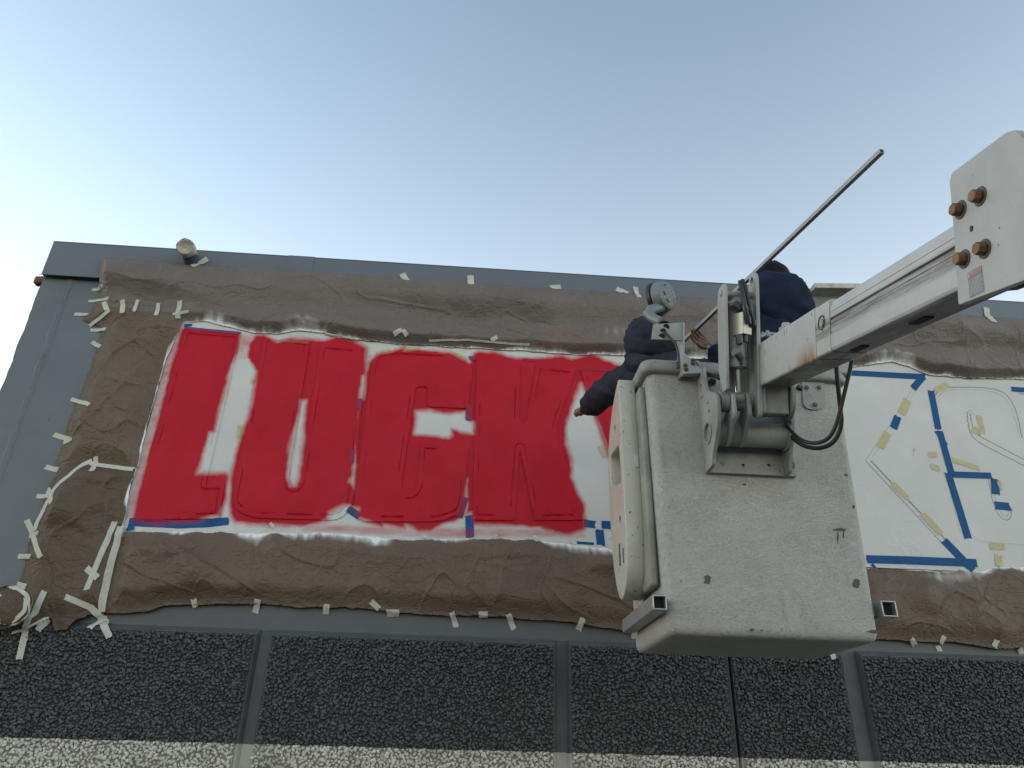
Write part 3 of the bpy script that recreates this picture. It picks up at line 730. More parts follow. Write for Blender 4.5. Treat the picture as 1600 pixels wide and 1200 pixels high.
def c4(l): return [(x/4, 360+y/4) for x, y in l]
T, Lf, LL, BT, BR = L_['top'], L_['left'], L_['ll'], L_['bot'], L_['br']
for par, pts, wd in [
 (T, [(303, 422), (325, 406)], 11), (T, [(629, 430), (637, 446)], 12), (T, [(735, 432), (736, 454)], 12), (T, [(859, 451), (876, 450)], 9),
 (T, [(962, 453), (980, 461)], 10), (T, [(992, 450), (996, 473)], 9), (T, [(1539, 482), (1542, 512)], 11),
 (T, c4([(570, 361), (658, 363)]), 6), (Lf, c4([(546, 433), (688, 435)]), 5), (Lf, c4([(652, 450), (682, 515)]), 8), (Lf, c4([(460, 515), (546, 518)]), 6),
 (Lf, c4([(775, 450), (780, 540)]), 8), (Lf, c4([(870, 445), (845, 520)]), 6), (Lf, c4([(998, 465), (985, 545)]), 7), (Lf, c4([(1135, 458), (1118, 560)]), 8), (Lf, c4([(1090, 540), (1192, 524)]), 4.5),
 (Lf, c4([(552, 590), (700, 518)]), 6.5), (Lf, c4([(560, 615), (662, 617)]), 6), (Lf, c4([(568, 690), (626, 726)]), 7), (Lf, c4([(438, 1046), (578, 1108)]), 7),
 (Lf, r2([(248, 112), (325, 140)]), 8), (Lf, r2([(295, 155), (340, 140)]), 6), (Lf, r2([(207, 263), (270, 282)]), 8), (Lf, r2([(452, 222), (444, 300)]), 7),
 (LL, r2([(630, 283), (520, 268), (425, 255)]), 7), (LL, r2([(432, 240), (395, 258), (340, 315), (262, 380), (245, 400)]), 8), (LL, r2([(163, 402), (250, 405)]), 7),
 (LL, r2([(222, 372), (268, 455)]), 9), (LL, r2([(262, 382), (215, 460), (160, 568)]), 8), (LL, r2([(118, 512), (205, 700)]), 8), (LL, r2([(128, 592), (188, 580)]), 6),
 (LL, r2([(76, 684), (144, 690)]), 7), (LL, r2([(75, 818), (125, 832)]), 8), (LL, r2([(545, 530), (470, 720), (420, 852)]), 8), (LL, r2([(570, 550), (520, 740), (476, 950)]), 9), (LL, r2([(418, 750), (470, 795)]), 9),
 (LL, r2([(222, 855), (165, 975), (135, 1040), (105, 1172)]), 9), (LL, r2([(318, 882), (430, 930)]), 8), (LL, r2([(425, 925), (480, 985), (525, 1070)]), 9), (LL, r2([(480, 960), (430, 1030)]), 8), (LL, r2([(70, 1052), (150, 1030), (245, 980)]), 3.5), (LL, r2([(190, 1040), (240, 985)]), 9), (LL, r2([(110, 1080), (140, 1092)]), 8),
 (BT, [(303, 937), (304, 948)], 8), (BT, [(403, 937), (396, 956)], 9), (BT, [(511, 944), (507, 959)], 9), (BT, [(580, 940), (592, 951)], 8), (BT, [(604, 957), (623, 957)], 9), (BT, [(706, 957), (713, 978)], 8), (BT, [(748, 960), (762, 960)], 8), (BT, [(794, 959), (804, 982)], 8), (BT, [(911, 966), (905, 983)], 9), (BT, [(992, 978), (992, 997)], 8),
 (BR, [(1296, 1020), (1299, 1031)], 8), (BR, [(1424, 998), (1434, 1007)], 8), (BR, [(1475, 994), (1473, 1006)], 8), (BR, [(1470, 1007), (1476, 1018)], 8), (BR, [(1557, 1000), (1554, 1011)], 8), (BR, [(1597, 1012), (1604, 1022)], 9)]:
    tape(par, pts, wd)
# torn tape along the inner edge of the paper
for par, pts, wd in [(T, r4([(168, 145), (205, 128)]), 8), (T, r4([(330, 165), (520, 168), (700, 182)]), 3), (T, r4([(620, 172), (650, 158)]), 7), (T, r4([(700, 182), (800, 186)]), 3), (T, r4([(230, 152), (210, 128)]), 7), (T, [(508, 522), (560, 532)], 3), (BT, r4([(640, 1068), (650, 1078)]), 6), (BT, r4([(820, 1075), (840, 1095)]), 7), (BT, r4([(1000, 1095), (1022, 1112)]), 7), (BT, [(952, 853), (962, 858)], 7), (BT, r3([(665, 1012), (685, 1030)]), 5), (BT, r4([(300, 1072), (325, 1078)]), 6)]:
    tape(par, pts, wd, m_tape, lift=.002)
B = m_blue; Yy = m_tapey
for pts, wd, mt in [
 (r3([(262, 84), (300, 82)]), 6, B), (r3([(262, 98), (525, 122)]), 7, B), (r3([(-2, 1020), (30, 1025)]), 16, B), (r3([(5, 1005), (120, 1012), (240, 1018), (380, 1012), (472, 1000)]), 12, B),
 (r4([(518, 238), (550, 240)]), 9, B), (r4([(520, 455), (518, 532)]), 11, B), (r4([(520, 975), (523, 1078)]), 13, B), (r4([(500, 890), (470, 985)]), 12, B), (r3([(1032, 945), (1085, 980)]), 11, B), (r4([(770, 243), (830, 247)]), 5, B), (r4([(1040, 288), (1190, 300)]), 5, B),
 (r4([(1058, 1012), (1112, 1018)]), 12, B), (r4([(1140, 1018), (1195, 1022)]), 13, B), (r4([(1130, 1040), (1138, 1115)]), 13, B), (r4([(1020, 1102), (1105, 1108)]), 4, B), (r4([(1178, 848), (1190, 848)]), 5, B),
 (r3([(575, 345), (592, 350)]), 10, Yy), (r3([(525, 550), (520, 612)]), 8, Yy), (r4([(1130, 650), (1160, 702)]), 10, Yy), (r4([(85, 215), (150, 200)]), 8, Yy), (r4([(195, 193), (290, 195)]), 8, Yy), (r4([(440, 215), (515, 245)]), 8, Yy),
 (r3([(1086, 430), (1080, 490)]), 8, B), (r3([(1050, 670), (1045, 735)]), 9, B), (r3([(715, 158), (850, 168)]), 5, Yy), (r3([(1165, 215), (1200, 205)]), 6, Yy),
 # right of the bucket
 (r7([(40, 96), (350, 112)]), 7, B), (r7([(40, 104), (352, 122)]), 6, B), (r7([(345, 112), (305, 160)]), 12, B), (r7([(248, 265), (232, 310)]), 13, B),
 (r7([(285, 202), (262, 255)]), 15, Yy), (r7([(210, 325), (182, 382)]), 14, Yy), (r7([(228, 515), (285, 572)]), 11, Yy), (r7([(338, 628), (412, 706)]), 12, Yy),
 (r7([(422, 730), (530, 842)]), 14, B), (r7([(130, 800), (300, 805), (545, 815)]), 13, B), (r7([(150, 818), (165, 838)]), 5, B),
 (r7([(372, 168), (388, 250), (400, 312)]), 12, B), (r7([(392, 318), (430, 372)]), 8, B), (r7([(405, 320), (450, 480)]), 12, B), (r7([(436, 475), (475, 600), (512, 722)]), 13, B), (r7([(450, 482), (600, 487)]), 11, B), (r7([(612, 500), (616, 556)]), 14, B), (r7([(612, 598), (670, 604)]), 14, B), (r7([(675, 162), (760, 168)]), 10, B),
 (r7([(388, 168), (435, 145)]), 11, Yy), (r7([(525, 312), (560, 322)]), 14, Yy), (r7([(552, 262), (568, 328)]), 10, Yy), (r7([(362, 408), (395, 408)]), 10, Yy), (r7([(372, 450), (405, 462)]), 11, Yy), (r7([(448, 425), (555, 460)]), 9, Yy), (r7([(628, 505), (634, 540)]), 7, Yy), (r7([(592, 752), (648, 752)]), 12, Yy), (r7([(625, 785), (628, 828)]), 12, Yy)]:
    tape(sign, pts, wd, mt)
# ================================================================== MACHINE MATERIALS
WH_ = (.30, .312, .312)
m_white = simple('white_machine_paint', WH_, .42, 0, .10, 5, 50, .06, dirt=((.17, .165, .15), 3.5, .5), chips=((.05, .045, .04), 46, .70))
m_whited = simple('dirty_white_machine_paint', (.27, .275, .262), .5, 0, .2, 6, 60, .15, dirt=((.12, .115, .10), 5, .75), chips=((.04, .035, .03), 50, .68))
m_steel = simple('bare_steel', (.55, .53, .50), .25, 1, .1, 20, 100, .02)
m_chrome = simple('chrome_rod', (.75, .73, .68), .12, 1, .05, 20, 100, 0)
m_alu = simple('dull_aluminium_tube', (.34, .34, .35), .42, .6, .15, 20, 100, .05)
m_black = simple('black_rubber', (.014, .015, .017), .5, 0, .2, 20, 60, .1)
m_darkst = simple('dark_fitting_steel', (.06, .065, .08), .45, .5, .3, 30, 80, .2)
m_brass = simple('rusty_bolt', (.20, .105, .045), .6, .25, .45, 40, 140, .5, dirt=((.09, .045, .025), 30, .8))
m_washer = simple('greasy_washer', (.075, .062, .050), .6, .2, .3, 30, 90, .3)
m_hole = simple('hole_dark', (.012, .012, .012), .9, 0, 0, bst=0)
m_putty = simple('dark_putty', (.085, .09, .075), .8, 0, .3, 60, 200, .5)
m_block = simple('cream_valve_block', (.40, .385, .33), .4, .3, .12, 12, 80, .1)
m_lamp = simple('grey_lamp_enamel', (.155, .175, .19), .45, 0, .12, 12, 60, .1)

def bucket_mat():
    t = NT('worn_fibreglass')
    c = t.mix(t.ramp(t.noise(4.5, 6, .65), .32, .68), (.345, .338, .312), (.445, .437, .41))
    fib = t.noise(46, 6, .75, co=t.mapped((1, 1, 2.1), (0, .55, 0)), dist=1.2)
    c = t.mix(t.math('MULTIPLY', t.ramp(fib, .46, .66), .7), c, (.53, .515, .48))
    c = t.mix(t.math('MULTIPLY', t.ramp(t.noise(110, 3, .8), .56, .70), .7), c, (.19, .185, .16))
    c = t.mix(t.math('MULTIPLY', t.ramp(t.noise(9, 7, .8, co=t.mapped((1, 1, .45))), .54, .80), .6), c, (.20, .195, .17))
    dr = t.math('MULTIPLY', t.ramp(t.noise(26, 5, .7, co=t.mapped((1, 1, .10))), .56, .74), t.ramp(t.noise(2.6, 3), .45, .62)); c = t.mix(t.math('MULTIPLY', dr, .45), c, (.17, .16, .13))
    sc = t.math('MULTIPLY', t.ramp(t.noise(40, 3, .6, co=t.mapped((.10, 1, 1.6), (0, .35, 0))), .66, .70), t.ramp(t.noise(3.4, 3), .52, .60)); c = t.mix(t.math('MULTIPLY', sc, .5), c, (.62, .61, .57))
    f = t.ramp(t.noise(75, 3, .6), .685, .70); g = t.ramp(t.noise(7, 3), .48, .62)
    c = t.mix(t.math('MULTIPLY', f, g), c, (.05, .05, .045))
    t.bump(fib, .8, .012); t.bump(t.noise(130, 5, .8), .7, .005); t.bump(t.noise(14, 4), .2, .01)
    return t.done(c, .55, 0, .4)
m_fib = bucket_mat(); m_fibd = simple('grimy_fibreglass', (.25, .245, .215), .6, 0, .3, 7, 70, .3, dirt=((.09, .09, .075), 6, .75))
def panel_mat():
    t = NT('step_panel_gelcoat')
    c = t.mix(t.ramp(t.noise(5, 5, .65), .3, .7), (.36, .345, .30), (.44, .43, .39))
    sep = t.n('ShaderNodeSeparateXYZ'); t.l(t.co, sep.inputs[0])
    low = t.ramp(sep.outputs[2], .06, .36, (1, 1, 1, 1), (0, 0, 0, 1))
    c = t.mix(t.math('MULTIPLY', t.ramp(t.math('MULTIPLY', low, t.noise(16, 6, .8, co=t.mapped((1, 1, .5)))), .22, .62), .85), c, (.10, .10, .07))
    f = t.ramp(t.noise(60, 3, .6), .67, .685); c = t.mix(f, c, (.06, .06, .05))
    t.bump(t.noise(60, 4), .12, .004)
    return t.done(c, .4, 0, .5)
m_panel = panel_mat()

# ================================================================== BUCKET TRUCK ARM (one machine: bucket, bracket, boom)
BX0, BX1 = float(W(1030, 800, -1.8)[0]), float(W(1348, 800, -1.8)[0])
ZB0 = float(W(1200, 996, -1.79)[2]); ZB1 = float(W(1160, 588, -1.8)[2]); ZR = float(W(1160, 567, -1.83)[2])
print('bucket', BX0, BX1, ZB0, ZB1, ZR)
lift = thing('bucket_lift', 'weathered white fibreglass lift bucket on its boom, carrying two workers in front of the sign', 'bucket lift', ((BX0+BX1)/2, -1.5, ZB0))
def rrect(x0, x1, y0, y1, r, z, n=6):
    o = []
    for cx, cy, a in ((x1-r, y0+r, -90), (x1-r, y1-r, 0), (x0+r, y1-r, 90), (x0+r, y0+r, 180)):
        for k in range(n+1):
            t = math.radians(a+90*k/n); o.append((cx+r*math.cos(t), cy+r*math.sin(t), z))
    return o
def loft(rings, cap0=True, cap1=True):
    v = [p for r in rings for p in r]; n = len(rings[0]); f = []
    for i in range(len(rings)-1):
        for k in range(n): f.append([i*n+k, i*n+(k+1) % n, (i+1)*n+(k+1) % n, (i+1)*n+k])
    if cap0: f.append(list(range(n))[::-1])
    if cap1: f.append(list(range((len(rings)-1)*n, len(rings)*n)))
    return v, f
def sect(z, k):      # outline of the bucket at height z, shrunk by k
    t = (z-ZB0)/(ZR-ZB0); e = .012*(1-t)
    x0 = XB0(z); x1 = XB1(z)
    return rrect(x0+k, x1-k, -1.80+k+e, -1.20-k-e*3, max(.02, .040-k*.3), z)
def XB0(z): t = (z-ZB0)/(ZB1-ZB0); return .752+( .738-.752)*t
def XB1(z): t = (z-ZB0)/(ZB1-ZB0); return 1.542+(1.578-1.542)*t
rings = [sect(ZB0-.002, .06), sect(ZB0, .022), sect(ZB0+.004, .012), sect(ZB0+.012, .004), sect(ZB0+.026, 0), sect(ZB0+.045, 0)]
rings += [sect(z, 0) for z in np.linspace(ZB0+.08, ZB1, 14)]
rings += [sect(ZB1+.01, 0), sect(ZR-.01, -.002), sect(ZR-.002, .004), sect(ZR-.002, .022), sect(ZR-.03, .026)]
rings += [sect(z, .026) for z in (ZB1, ZB0+.5, ZB0+.06)]
v, f = loft(rings, True, True)
mb = MB().add(v, f); body = mb.build('bucket_shell', m_fib, lift, smooth=50)
# rolled rim
rings = [sect(ZB1-.012, .002), sect(ZB1-.010, -.020), sect(ZB1-.002, -.028), sect(ZR-.018, -.030), sect(ZR-.004, -.024), sect(ZR+.003, -.008), sect(ZR+.003, .018), sect(ZR-.004, .026), sect(ZR-.02, .028)]
v, f = loft(rings, False, False); MB().add(v, f).build('rim', m_whited, lift, smooth=60)
# raised rib on the left side
zt = float(W(1004, 612, -1.68)[2]); zb = float(W(1016, 920, -1.68)[2])
MB().abox(.712, .745, -1.735, -1.44, zb, zt).build('side_rib', m_fibd, lift, bevel=.012)
# chips, putty and stains on the front
def blob(name, cx, cy, rx, ry, mat, par, Y=-1.80, seed=0, th=.0022, n=22):
    r = random.Random(seed); o = []
    for k in range(n):
        t = 2*math.pi*k/n; q = 1+.28*math.sin(3*t+r.random()*6)*.6+r.uniform(-.16, .16)
        p = W(cx+rx*q*math.cos(t), cy+ry*q*math.sin(t), Y); o.append((p[0], Y-th+.0008, p[2]))
    mb = MB(); off = np.array([0, th+.004, 0]); c = np.mean(o, 0)-np.array([0, .0006, 0])
    v = [c]+o+[np.array(p)+off for p in o]; f = [[0, 1+k, 1+(k+1) % n] for k in range(n)]+[[1+k, n+1+k, n+1+(k+1) % n, 1+(k+1) % n] for k in range(n)]
    return mb.add(v, f).build(name, mat, par, smooth=60)
def front(z): return -1.80+.012*(1-(z-ZB0)/(ZR-ZB0))
for cx, cy, rx, ry in ((1105.5, 905, 6, 6.5), (1338, 911.5, 6, 6.5), (1365, 987, 9, 2.6), (1312, 827.5, 10, 2.2), (1318, 835, 1.2, 6), (1309, 840, 1.3, 8), (1175, 984, 4, 2), (1322, 742, 3, 1.5), (1334, 792, 1.6, 2.6), (1163, 757, 3, 1.6), (1190, 985, 2, 1)):
    blob('putty_patch', cx, cy, rx, ry, m_putty, lift, front(float(W(cx, cy, -1.79)[2])), int(cx))
# step panel on the left side
PXL = float(W(977, 760, -1.66)[0]); PXR = float(W(999, 760, -1.66)[0])
pz1 = float(W(978, 592, -1.66)[2]); pz0 = float(W(990, 934, -1.60)[2]); Yf, Yb = -1.662, -1.36
print('panel', PXL, PXR, pz0, pz1)
# outline in (y, z): straight front edge, rounded foot, sloping top
ol = [(Yf, pz1-.01), (Yf+.012, pz1), (Yf+.06, pz1-.015), (Yf+.16, pz1-.07), (Yf+.25, pz1-.16), (Yb, pz1-.27), (Yb, pz0+.34), (Yb-.02, pz0+.20), (Yb-.07, pz0+.08), (Yb-.12, pz0+.02), ((Yf+Yb)/2-.02, pz0), (Yf+.06, pz0+.03), (Yf+.02, pz0+.09), (Yf, pz0+.2)]
ol = [(a+1.5, b-ZB0) for a, b in ol]
zh0, zh1 = float(W(966, 762, -1.55)[2]), float(W(966, 702, -1.55)[2])
ol = [tuple(p) for p in rounded(ol, [.006, .006]+[.05]*(len(ol)-2), 4)]
hole = [(Yf+.045+1.5, zh0-ZB0), (Yb-.05+1.5, zh0+.05-ZB0), (Yb-.05+1.5, zh1+.02-ZB0), (Yf+.06+1.5, zh1-ZB0)]
hole = [tuple(p) for p in rounded(hole, .03)]
zc1 = float(W(967, 808, -1.6)[2])-ZB0; zc2 = float(W(960, 668, -1.55)[2])-ZB0
holes = [hole, circ(Yf+.11+1.5, zc1, .018), circ(Yf+.13+1.5, zc2, .018)]
# ex=-y so that the extrusion axis is +x ... plate centre
pnl = holed('step_panel', ((PXL+PXR)/2, -1.5, ZB0), (0, 1, 0), (0, 0, 1), ol, holes, PXR-PXL, m_panel, lift, .007)
MB().abox(PXR-.012, PXR+.012, Yf+.03, Yb-.03, zh0-.04, zh1+.04).build('step_back', m_panel, lift)
MB().abox(PXR-.016, PXR+.004, Yf-.006, Yf+.03, float(W(990, 731, Yf)[2]), float(W(990, 711, Yf)[2])).build('latch_tab', m_panel, lift, bevel=.004)
MB().abox(PXR-.005, .735, Yf+.06, Yf+.14, pz1-.30, pz1-.24).abox(PXR-.005, .735, Yf+.06, Yf+.14, pz0+.28, pz0+.34).build('mounting_block', m_whited, lift)
# moulded lettering and a small barred label on the panel's outer face
def flat_text(name, s, o, ex, ey, size, mat, par, depth=.0015, font_w=1.0):
    cu = bpy.data.curves.new(name, 'FONT'); cu.body = s; cu.size = size; cu.extrude = depth; cu.align_x = 'CENTER'; cu.align_y = 'CENTER'; cu.offset = 0
    t = bpy.data.objects.new('tmp', cu); COL.objects.link(t); bpy.context.view_layer.update()
    me = bpy.data.meshes.new_from_object(t.evaluated_get(bpy.context.evaluated_depsgraph_get())); bpy.data.objects.remove(t)
    ex = nrm(ex); ey = nrm(ey); ez = np.cross(ex, ey); m = Matrix.Identity(4)
    for i in range(3): m[i][0], m[i][1], m[i][2], m[i][3] = ex[i]*font_w, ey[i], ez[i], float(o[i])
    me.transform(m); me.materials.clear(); return link(name, me, mat, par)
m_ink = simple('black_label_ink', (.03, .03, .035), .6, bst=0)
zA = float(W(964, 783, -1.6)[2]); zB_ = float(W(965, 797, -1.6)[2])
mb = MB()
for (y_, z_, dy, dz) in [(-1.625, zA+.012, .012, .014), (-1.605, zA+.004, .010, -.012), (-1.585, zA, .012, .010), (-1.56, zA-.012, .012, .012), (-1.54, zA-.02, .010, -.010), (-1.51, zA-.03, .012, .008),
                         (-1.62, zB_+.010, .004, .020), (-1.60, zB_-.002, .012, .012), (-1.575, zB_-.012, .004, .020), (-1.55, zB_-.018, .012, -.010), (-1.50, zB_-.04, .010, .012)]:
    mb.tube([(PXL-.001, y_-dy/2, z_-dz/2), (PXL-.001, y_+dy/2, z_+dz/2)], .0034, 5)
mb.build('moulded_marks', m_ink, pnl, kind='stuff')
ya, yb = -1.625, -1.52; za, zb_ = float(W(972, 884, -1.62)[2]), float(W(969, 828, -1.62)[2])
mb = MB()
def seg(a, b, r=.0016): r *= 1.5; mb.tube([(PXL-.001, a[0], a[1]), (PXL-.001, b[0], b[1])], r, 4)
for a, b in (((ya, za), (ya, zb_)), ((ya, zb_), (yb, zb_-.03)), ((yb, zb_-.03), (yb, za-.0)), ((yb, za), (ya, za))): seg(a, b, .003)
for k in range(9): zz = zb_-.035-k*.014; seg((ya+.012, zz), (yb-.012, zz-.006), .0018)
seg((ya+.022, za+.015), (ya+.022, za+.075), .007); seg((yb-.02, za+.02), (yb-.02, za+.11), .008)
mb.build('label_print', m_ink, pnl, kind='stuff')
# square tubes near the foot
def sqtube(cx, cy, Y0, Y1, h, th=.005):
    p = W(cx, cy, Y0); mb = MB(); x, z = p[0], p[2]
    o = [(x-h, z-h), (x+h, z-h), (x+h, z+h), (x-h, z+h)]; i = [(x-h+th, z-h+th), (x+h-th, z-h+th), (x+h-th, z+h-th), (x-h+th, z+h-th)]
    v = [(a, Y0, b) for a, b in o]+[(a, Y1, b) for a, b in o]+[(a, Y0, b) for a, b in i]+[(a, Y1, b) for a, b in i]
    f = [[0, 4, 5, 1], [1, 5, 6, 2], [2, 6, 7, 3], [3, 7, 4, 0], [8, 9, 13, 12], [9, 10, 14, 13], [10, 11, 15, 14], [11, 8, 12, 15]]
    for a in range(4): f.append([a, (a+1) % 4, 8+(a+1) % 4, 8+a]); f.append([4+a, 12+a, 12+(a+1) % 4, 4+(a+1) % 4])
    mb.add(v, f); t = mb.build('square_tube', m_alu, lift, bevel=.0015)
    MB().abox(x-h+th+.0005, x+h-th-.0005, Y0+.03, Y0+.034, z-h+th+.0005, z+h-th-.0005).build('tube_shade', m_hole, t)  # dark plate standing in for the shade inside the hollow tube
    return t
sqtube(1031, 941, -1.83, -1.30, .026); sqtube(1390, 951, -1.79, -1.30, .029)
qz = float(W(1390, 951, -1.79)[2]); qx = float(W(1390, 951, -1.79)[0]); MB().abox(1.50, qx-.028, -1.74, -1.64, qz-.022, qz+.022).build('tube_clamp', m_whited, lift, bevel=.004)

# ---- mounting bracket on the front of the bucket
FY = -1.80
def bolt(p, d, r=.011, h=.009, mat=m_darkst, par=lift, washer=1.6, wmat=None, name='bolt'):
    p = np.array(p, float); d = nrm(d)
    o = MB().cyl(p+d*.0025, p+d*(h+.0025), r, r*.94, 6).build(name, mat, par, bevel=.0012)
    if washer: MB().cyl(p-d*.002, p+d*.0025, r*washer, None, 20).build('washer', wmat or mat, o)
    return o
bp0, bp1 = W(1104, 738, FY-.014), W(1243, 736, FY-.014); zbp = float(bp0[2]); ztp = float(W(1170, 612, FY-.014)[2])
MB().abox(bp0[0], bp1[0], FY-.016, FY+.008, zbp, ztp).build('base_plate', m_whited, lift, bevel=.002)
bolt(W(1233, 726, FY-.016), (0, -1, 0), .014, .014)
for q in ((1128, 726), (1161, 727), (1201, 727)): MB().cyl(W(*q, FY-.0175), W(*q, FY-.014), .0065 if q[0] > 1130 else .012, None, 14).build('bolt_hole', m_hole if q[0] > 1130 else m_whited, lift)
def yz(name, X, pts, th, mat, par=lift, holes=[], bevel=.002):
    """plate in the y-z plane; pts as (y, z)"""
    return holed(name, (X, 0, 0), (0, 1, 0), (0, 0, 1), pts, holes, th, mat, par, bevel)
def zat(py, px=1150, Y=-2.1): return float(W(px, py, Y)[2])
Bv = nrm(ray(783, 797)); T0 = D(1200, 529, 2.75); nB = nrm(np.cross(Bv, (0, 0, 1))); uB = np.cross(nB, Bv)
HB, WB = .163, .112
def BW(t, a, u): return T0-Bv*t+nB*a+uB*u
def AU(px, py, t): p = onplane(px, py, T0-Bv*t, Bv); return float((p-T0)@nB), float((p-T0)@uB)
def TU(p): p = np.array(p, float); return float((p-T0)@(-Bv)), float((p-T0)@uB)
def tu(name, a, pts, th, mat, par=lift, holes=[], bevel=.002):
    return holed(name, BW(0, a, 0), -Bv, uB, pts, holes, th, mat, par, bevel)
def Yof(X, px, py): d = ray(px, py); return float(EYE[1]+d[1]*(X-EYE[0])/d[0])
def zof(Y, px, py): return float(W(px, py, Y)[2])
XcL = float(W(1098, 650, FY-.02)[0])
yn1, yn2, yn3 = Yof(XcL-.006, 1121, 625), Yof(XcL-.006, 1122, 655), Yof(XcL-.006, 1115, 732)
print('cheek', XcL, yn1, yn2, yn3)
lobes = rounded([(FY-.016, zat(566, 1095, FY)), (FY-.05, zat(566, 1096, FY-.05)), ((yn1+FY)/2, zof((yn1+FY)/2, 1106, 612)), (yn1+.035, zof(yn1, 1117, 606)), (yn1, zof(yn1, 1121, 618)), (yn2, zof(yn2, 1122, 660)), (yn3, zbp+.03), (yn3+.01, zbp+.002), (FY-.016, zbp+.002)], [.01, .02, .05, .03, .03, .06, .02, .01, .002])
YP = Yof(XcL-.006, 1107, 676); hc = (YP, zof(YP, 1107, 676))
ck = yz('cheek_plate', XcL, lobes, .012, m_whited, holes=[circ(*hc, .038)])
MB().lathe((XcL-.012, hc[0], hc[1]), (1, 0, 0), [(0, .038), (0, .047), (.006, .047), (.006, .038)], 24, True).build('ring_boss', m_whited, ck)
XcR = float(W(1222, 690, FY-.02)[0])
yr = Yof(XcR, 1238, 640)
yz('cheek_plate', XcR, rounded([(FY-.016, zat(600, 1230, FY)), (yr+.06, zof(yr, 1236, 598)), (yr, zof(yr, 1238, 615)), (yr, zof(yr, 1238, 650)), (FY-.05, zbp+.002), (FY-.016, zbp+.002)], [.01, .04, .04, .06, .01, .002]), .012, m_whited)
for px, py in ((1096, 602), (1098, 620), (1107, 629), (1109, 642)):
    yb_ = Yof(XcL-.006, px, py); bolt((XcL-.006, yb_, zof(yb_, px, py)), (-1, 0, 0), .006, .006, m_whited)
tb = MB().cyl((XcL, YP, hc[1]), (XcR, YP, hc[1]), .050, None, 36).build('pivot_tube', m_whited, lift)
for xa_, xb_ in ((XcL+.006, XcL+.03), (XcR-.022, XcR-.006)): MB().cyl((xa_, YP, hc[1]), (xb_, YP, hc[1]), .058, None, 32).build('weld_collar', m_whited, tb, bevel=.004)
# knuckle and upright channel plates, tilted like the boom
a1 = AU(1135.5, 520, -.09)[0]; a2 = AU(1184.5, 500, -.09)[0]; U = lambda px, py, t=-.10: AU(px, py, t)[1]
tk, uk = -.165, U(1160, 628, -.165); aL = AU(1124, 630, tk)[0]
MB().cyl(BW(tk, aL, uk), BW(tk, a2+.004, uk), .037, None, 30).cyl(BW(tk, aL+.014, uk), BW(tk, aL+.028, uk), .043, None, 30).build('knuckle_tube', m_whited, lift)
up1 = tu('upright_plate', a1, rounded([(-.088, U(1128, 610)), (-.088, U(1136, 448)), (-.105, U(1134, 442)), (-.165, U(1122, 452, -.165)), (-.185, U(1121, 470, -.18)), (-.185, U(1122, 580, -.18)), (-.14, U(1126, 612, -.14))], .012), .009, m_white)
up2 = tu('upright_plate', a2, rounded([(-.088, U(1178, 650)), (-.088, U(1185, 434)), (-.112, U(1178, 423)), (-.155, U(1171, 428, -.155)), (-.172, U(1169, 450, -.17)), (-.20, U(1168, 540, -.19)), (-.225, U(1166, 600, -.22)), (-.20, U(1168, 645, -.2)), (-.12, U(1175, 655, -.12))], [.015, .03, .03, .03, .03, .03, .05, .03, .03]), .011, m_white, holes=[circ(-.132, U(1174, 441, -.132), .019)])
tu('stiffener_plate', a2+.016, rounded([(-.094, U(1184, 648)), (-.094, U(1187, 545)), (-.19, U(1182, 560, -.19)), (-.20, U(1172, 640, -.2))], .02), .012, m_white)
MB().prism([BW(-.196, a1+.005, U(1150, 612)), BW(-.196, a2-.007, U(1150, 612)), BW(-.196, a2-.007, U(1150, 466)), BW(-.196, a1+.005, U(1150, 466))], -Bv*-.006).build('web_plate', m_whited, lift)
bolt(BW(-.13, a1-.0045, U(1124, 459, -.13)), -nB, .010, .004, m_block, up1, 1.4, m_whited)
MB().cyl(BW(-.135, a1-.006, U(1150, 461, -.135)), BW(-.135, a2+.004, U(1150, 461, -.135)), .0135, None, 22).build('cross_pin', m_white, lift)
tc = -.140; ac = AU(1151, 520, tc)[0]; uc0, uc1 = U(1151, 573, tc), U(1151, 474, tc); up_ = U(1150, 461, -.135)
cy = MB().cyl(BW(tc, ac, uc0), BW(tc, ac, uc1), .034, None, 32).build('tilt_cylinder', m_white, lift, bevel=.003)
MB().cyl(BW(tc, ac, uc0-.005), BW(tc, ac, uc0+.007), .0365, None, 32).cyl(BW(tc, ac, uc0-.010), BW(tc, ac, uc0-.004), .028, None, 24).build('cylinder_gland', m_whited, cy)
MB().cyl(BW(tc, ac, uc1-.004), BW(tc, ac, up_-.012), .022, None, 24).build('cylinder_eye', m_white, cy)
ur = U(1151, 621, tc)
MB().cyl(BW(tc, ac, ur), BW(tc, ac, uc0), .0115, None, 24).build('piston_rod', m_chrome, lift)
re = MB().cyl(BW(tc, ac-.020, ur-.004), BW(tc, ac+.020, ur-.004), .022, None, 24).cyl(BW(tc, ac, ur+.012), BW(tc, ac, ur+.020), .018, None, 24).build('rod_end', m_whited, lift, bevel=.002)
bolt(BW(tc+.004, ac-.034, ur-.006), -nB, .011, .004, m_whited, re, 0)
tp_, up2_ = TU((XcL+.1, YP, hc[1]))
lev = rounded([(tc+.026, ur+.014), (tc-.022, ur+.018), (tc-.030, ur-.012), (tc-.05, ur-.05), (tp_-.01, up2_+.045), (tp_-.03, up2_-.01), (tp_+.02, up2_-.062), (tp_+.055, up2_-.035), (tc+.045, ur-.075), (tc+.040, ur-.04)], [.018, .018, .03, .04, .03, .02, .05, .05, .05, .03])
tu('lever_plate', ac-.026, lev, .011, m_white); tu('lever_plate', ac+.031, lev, .011, m_whited)
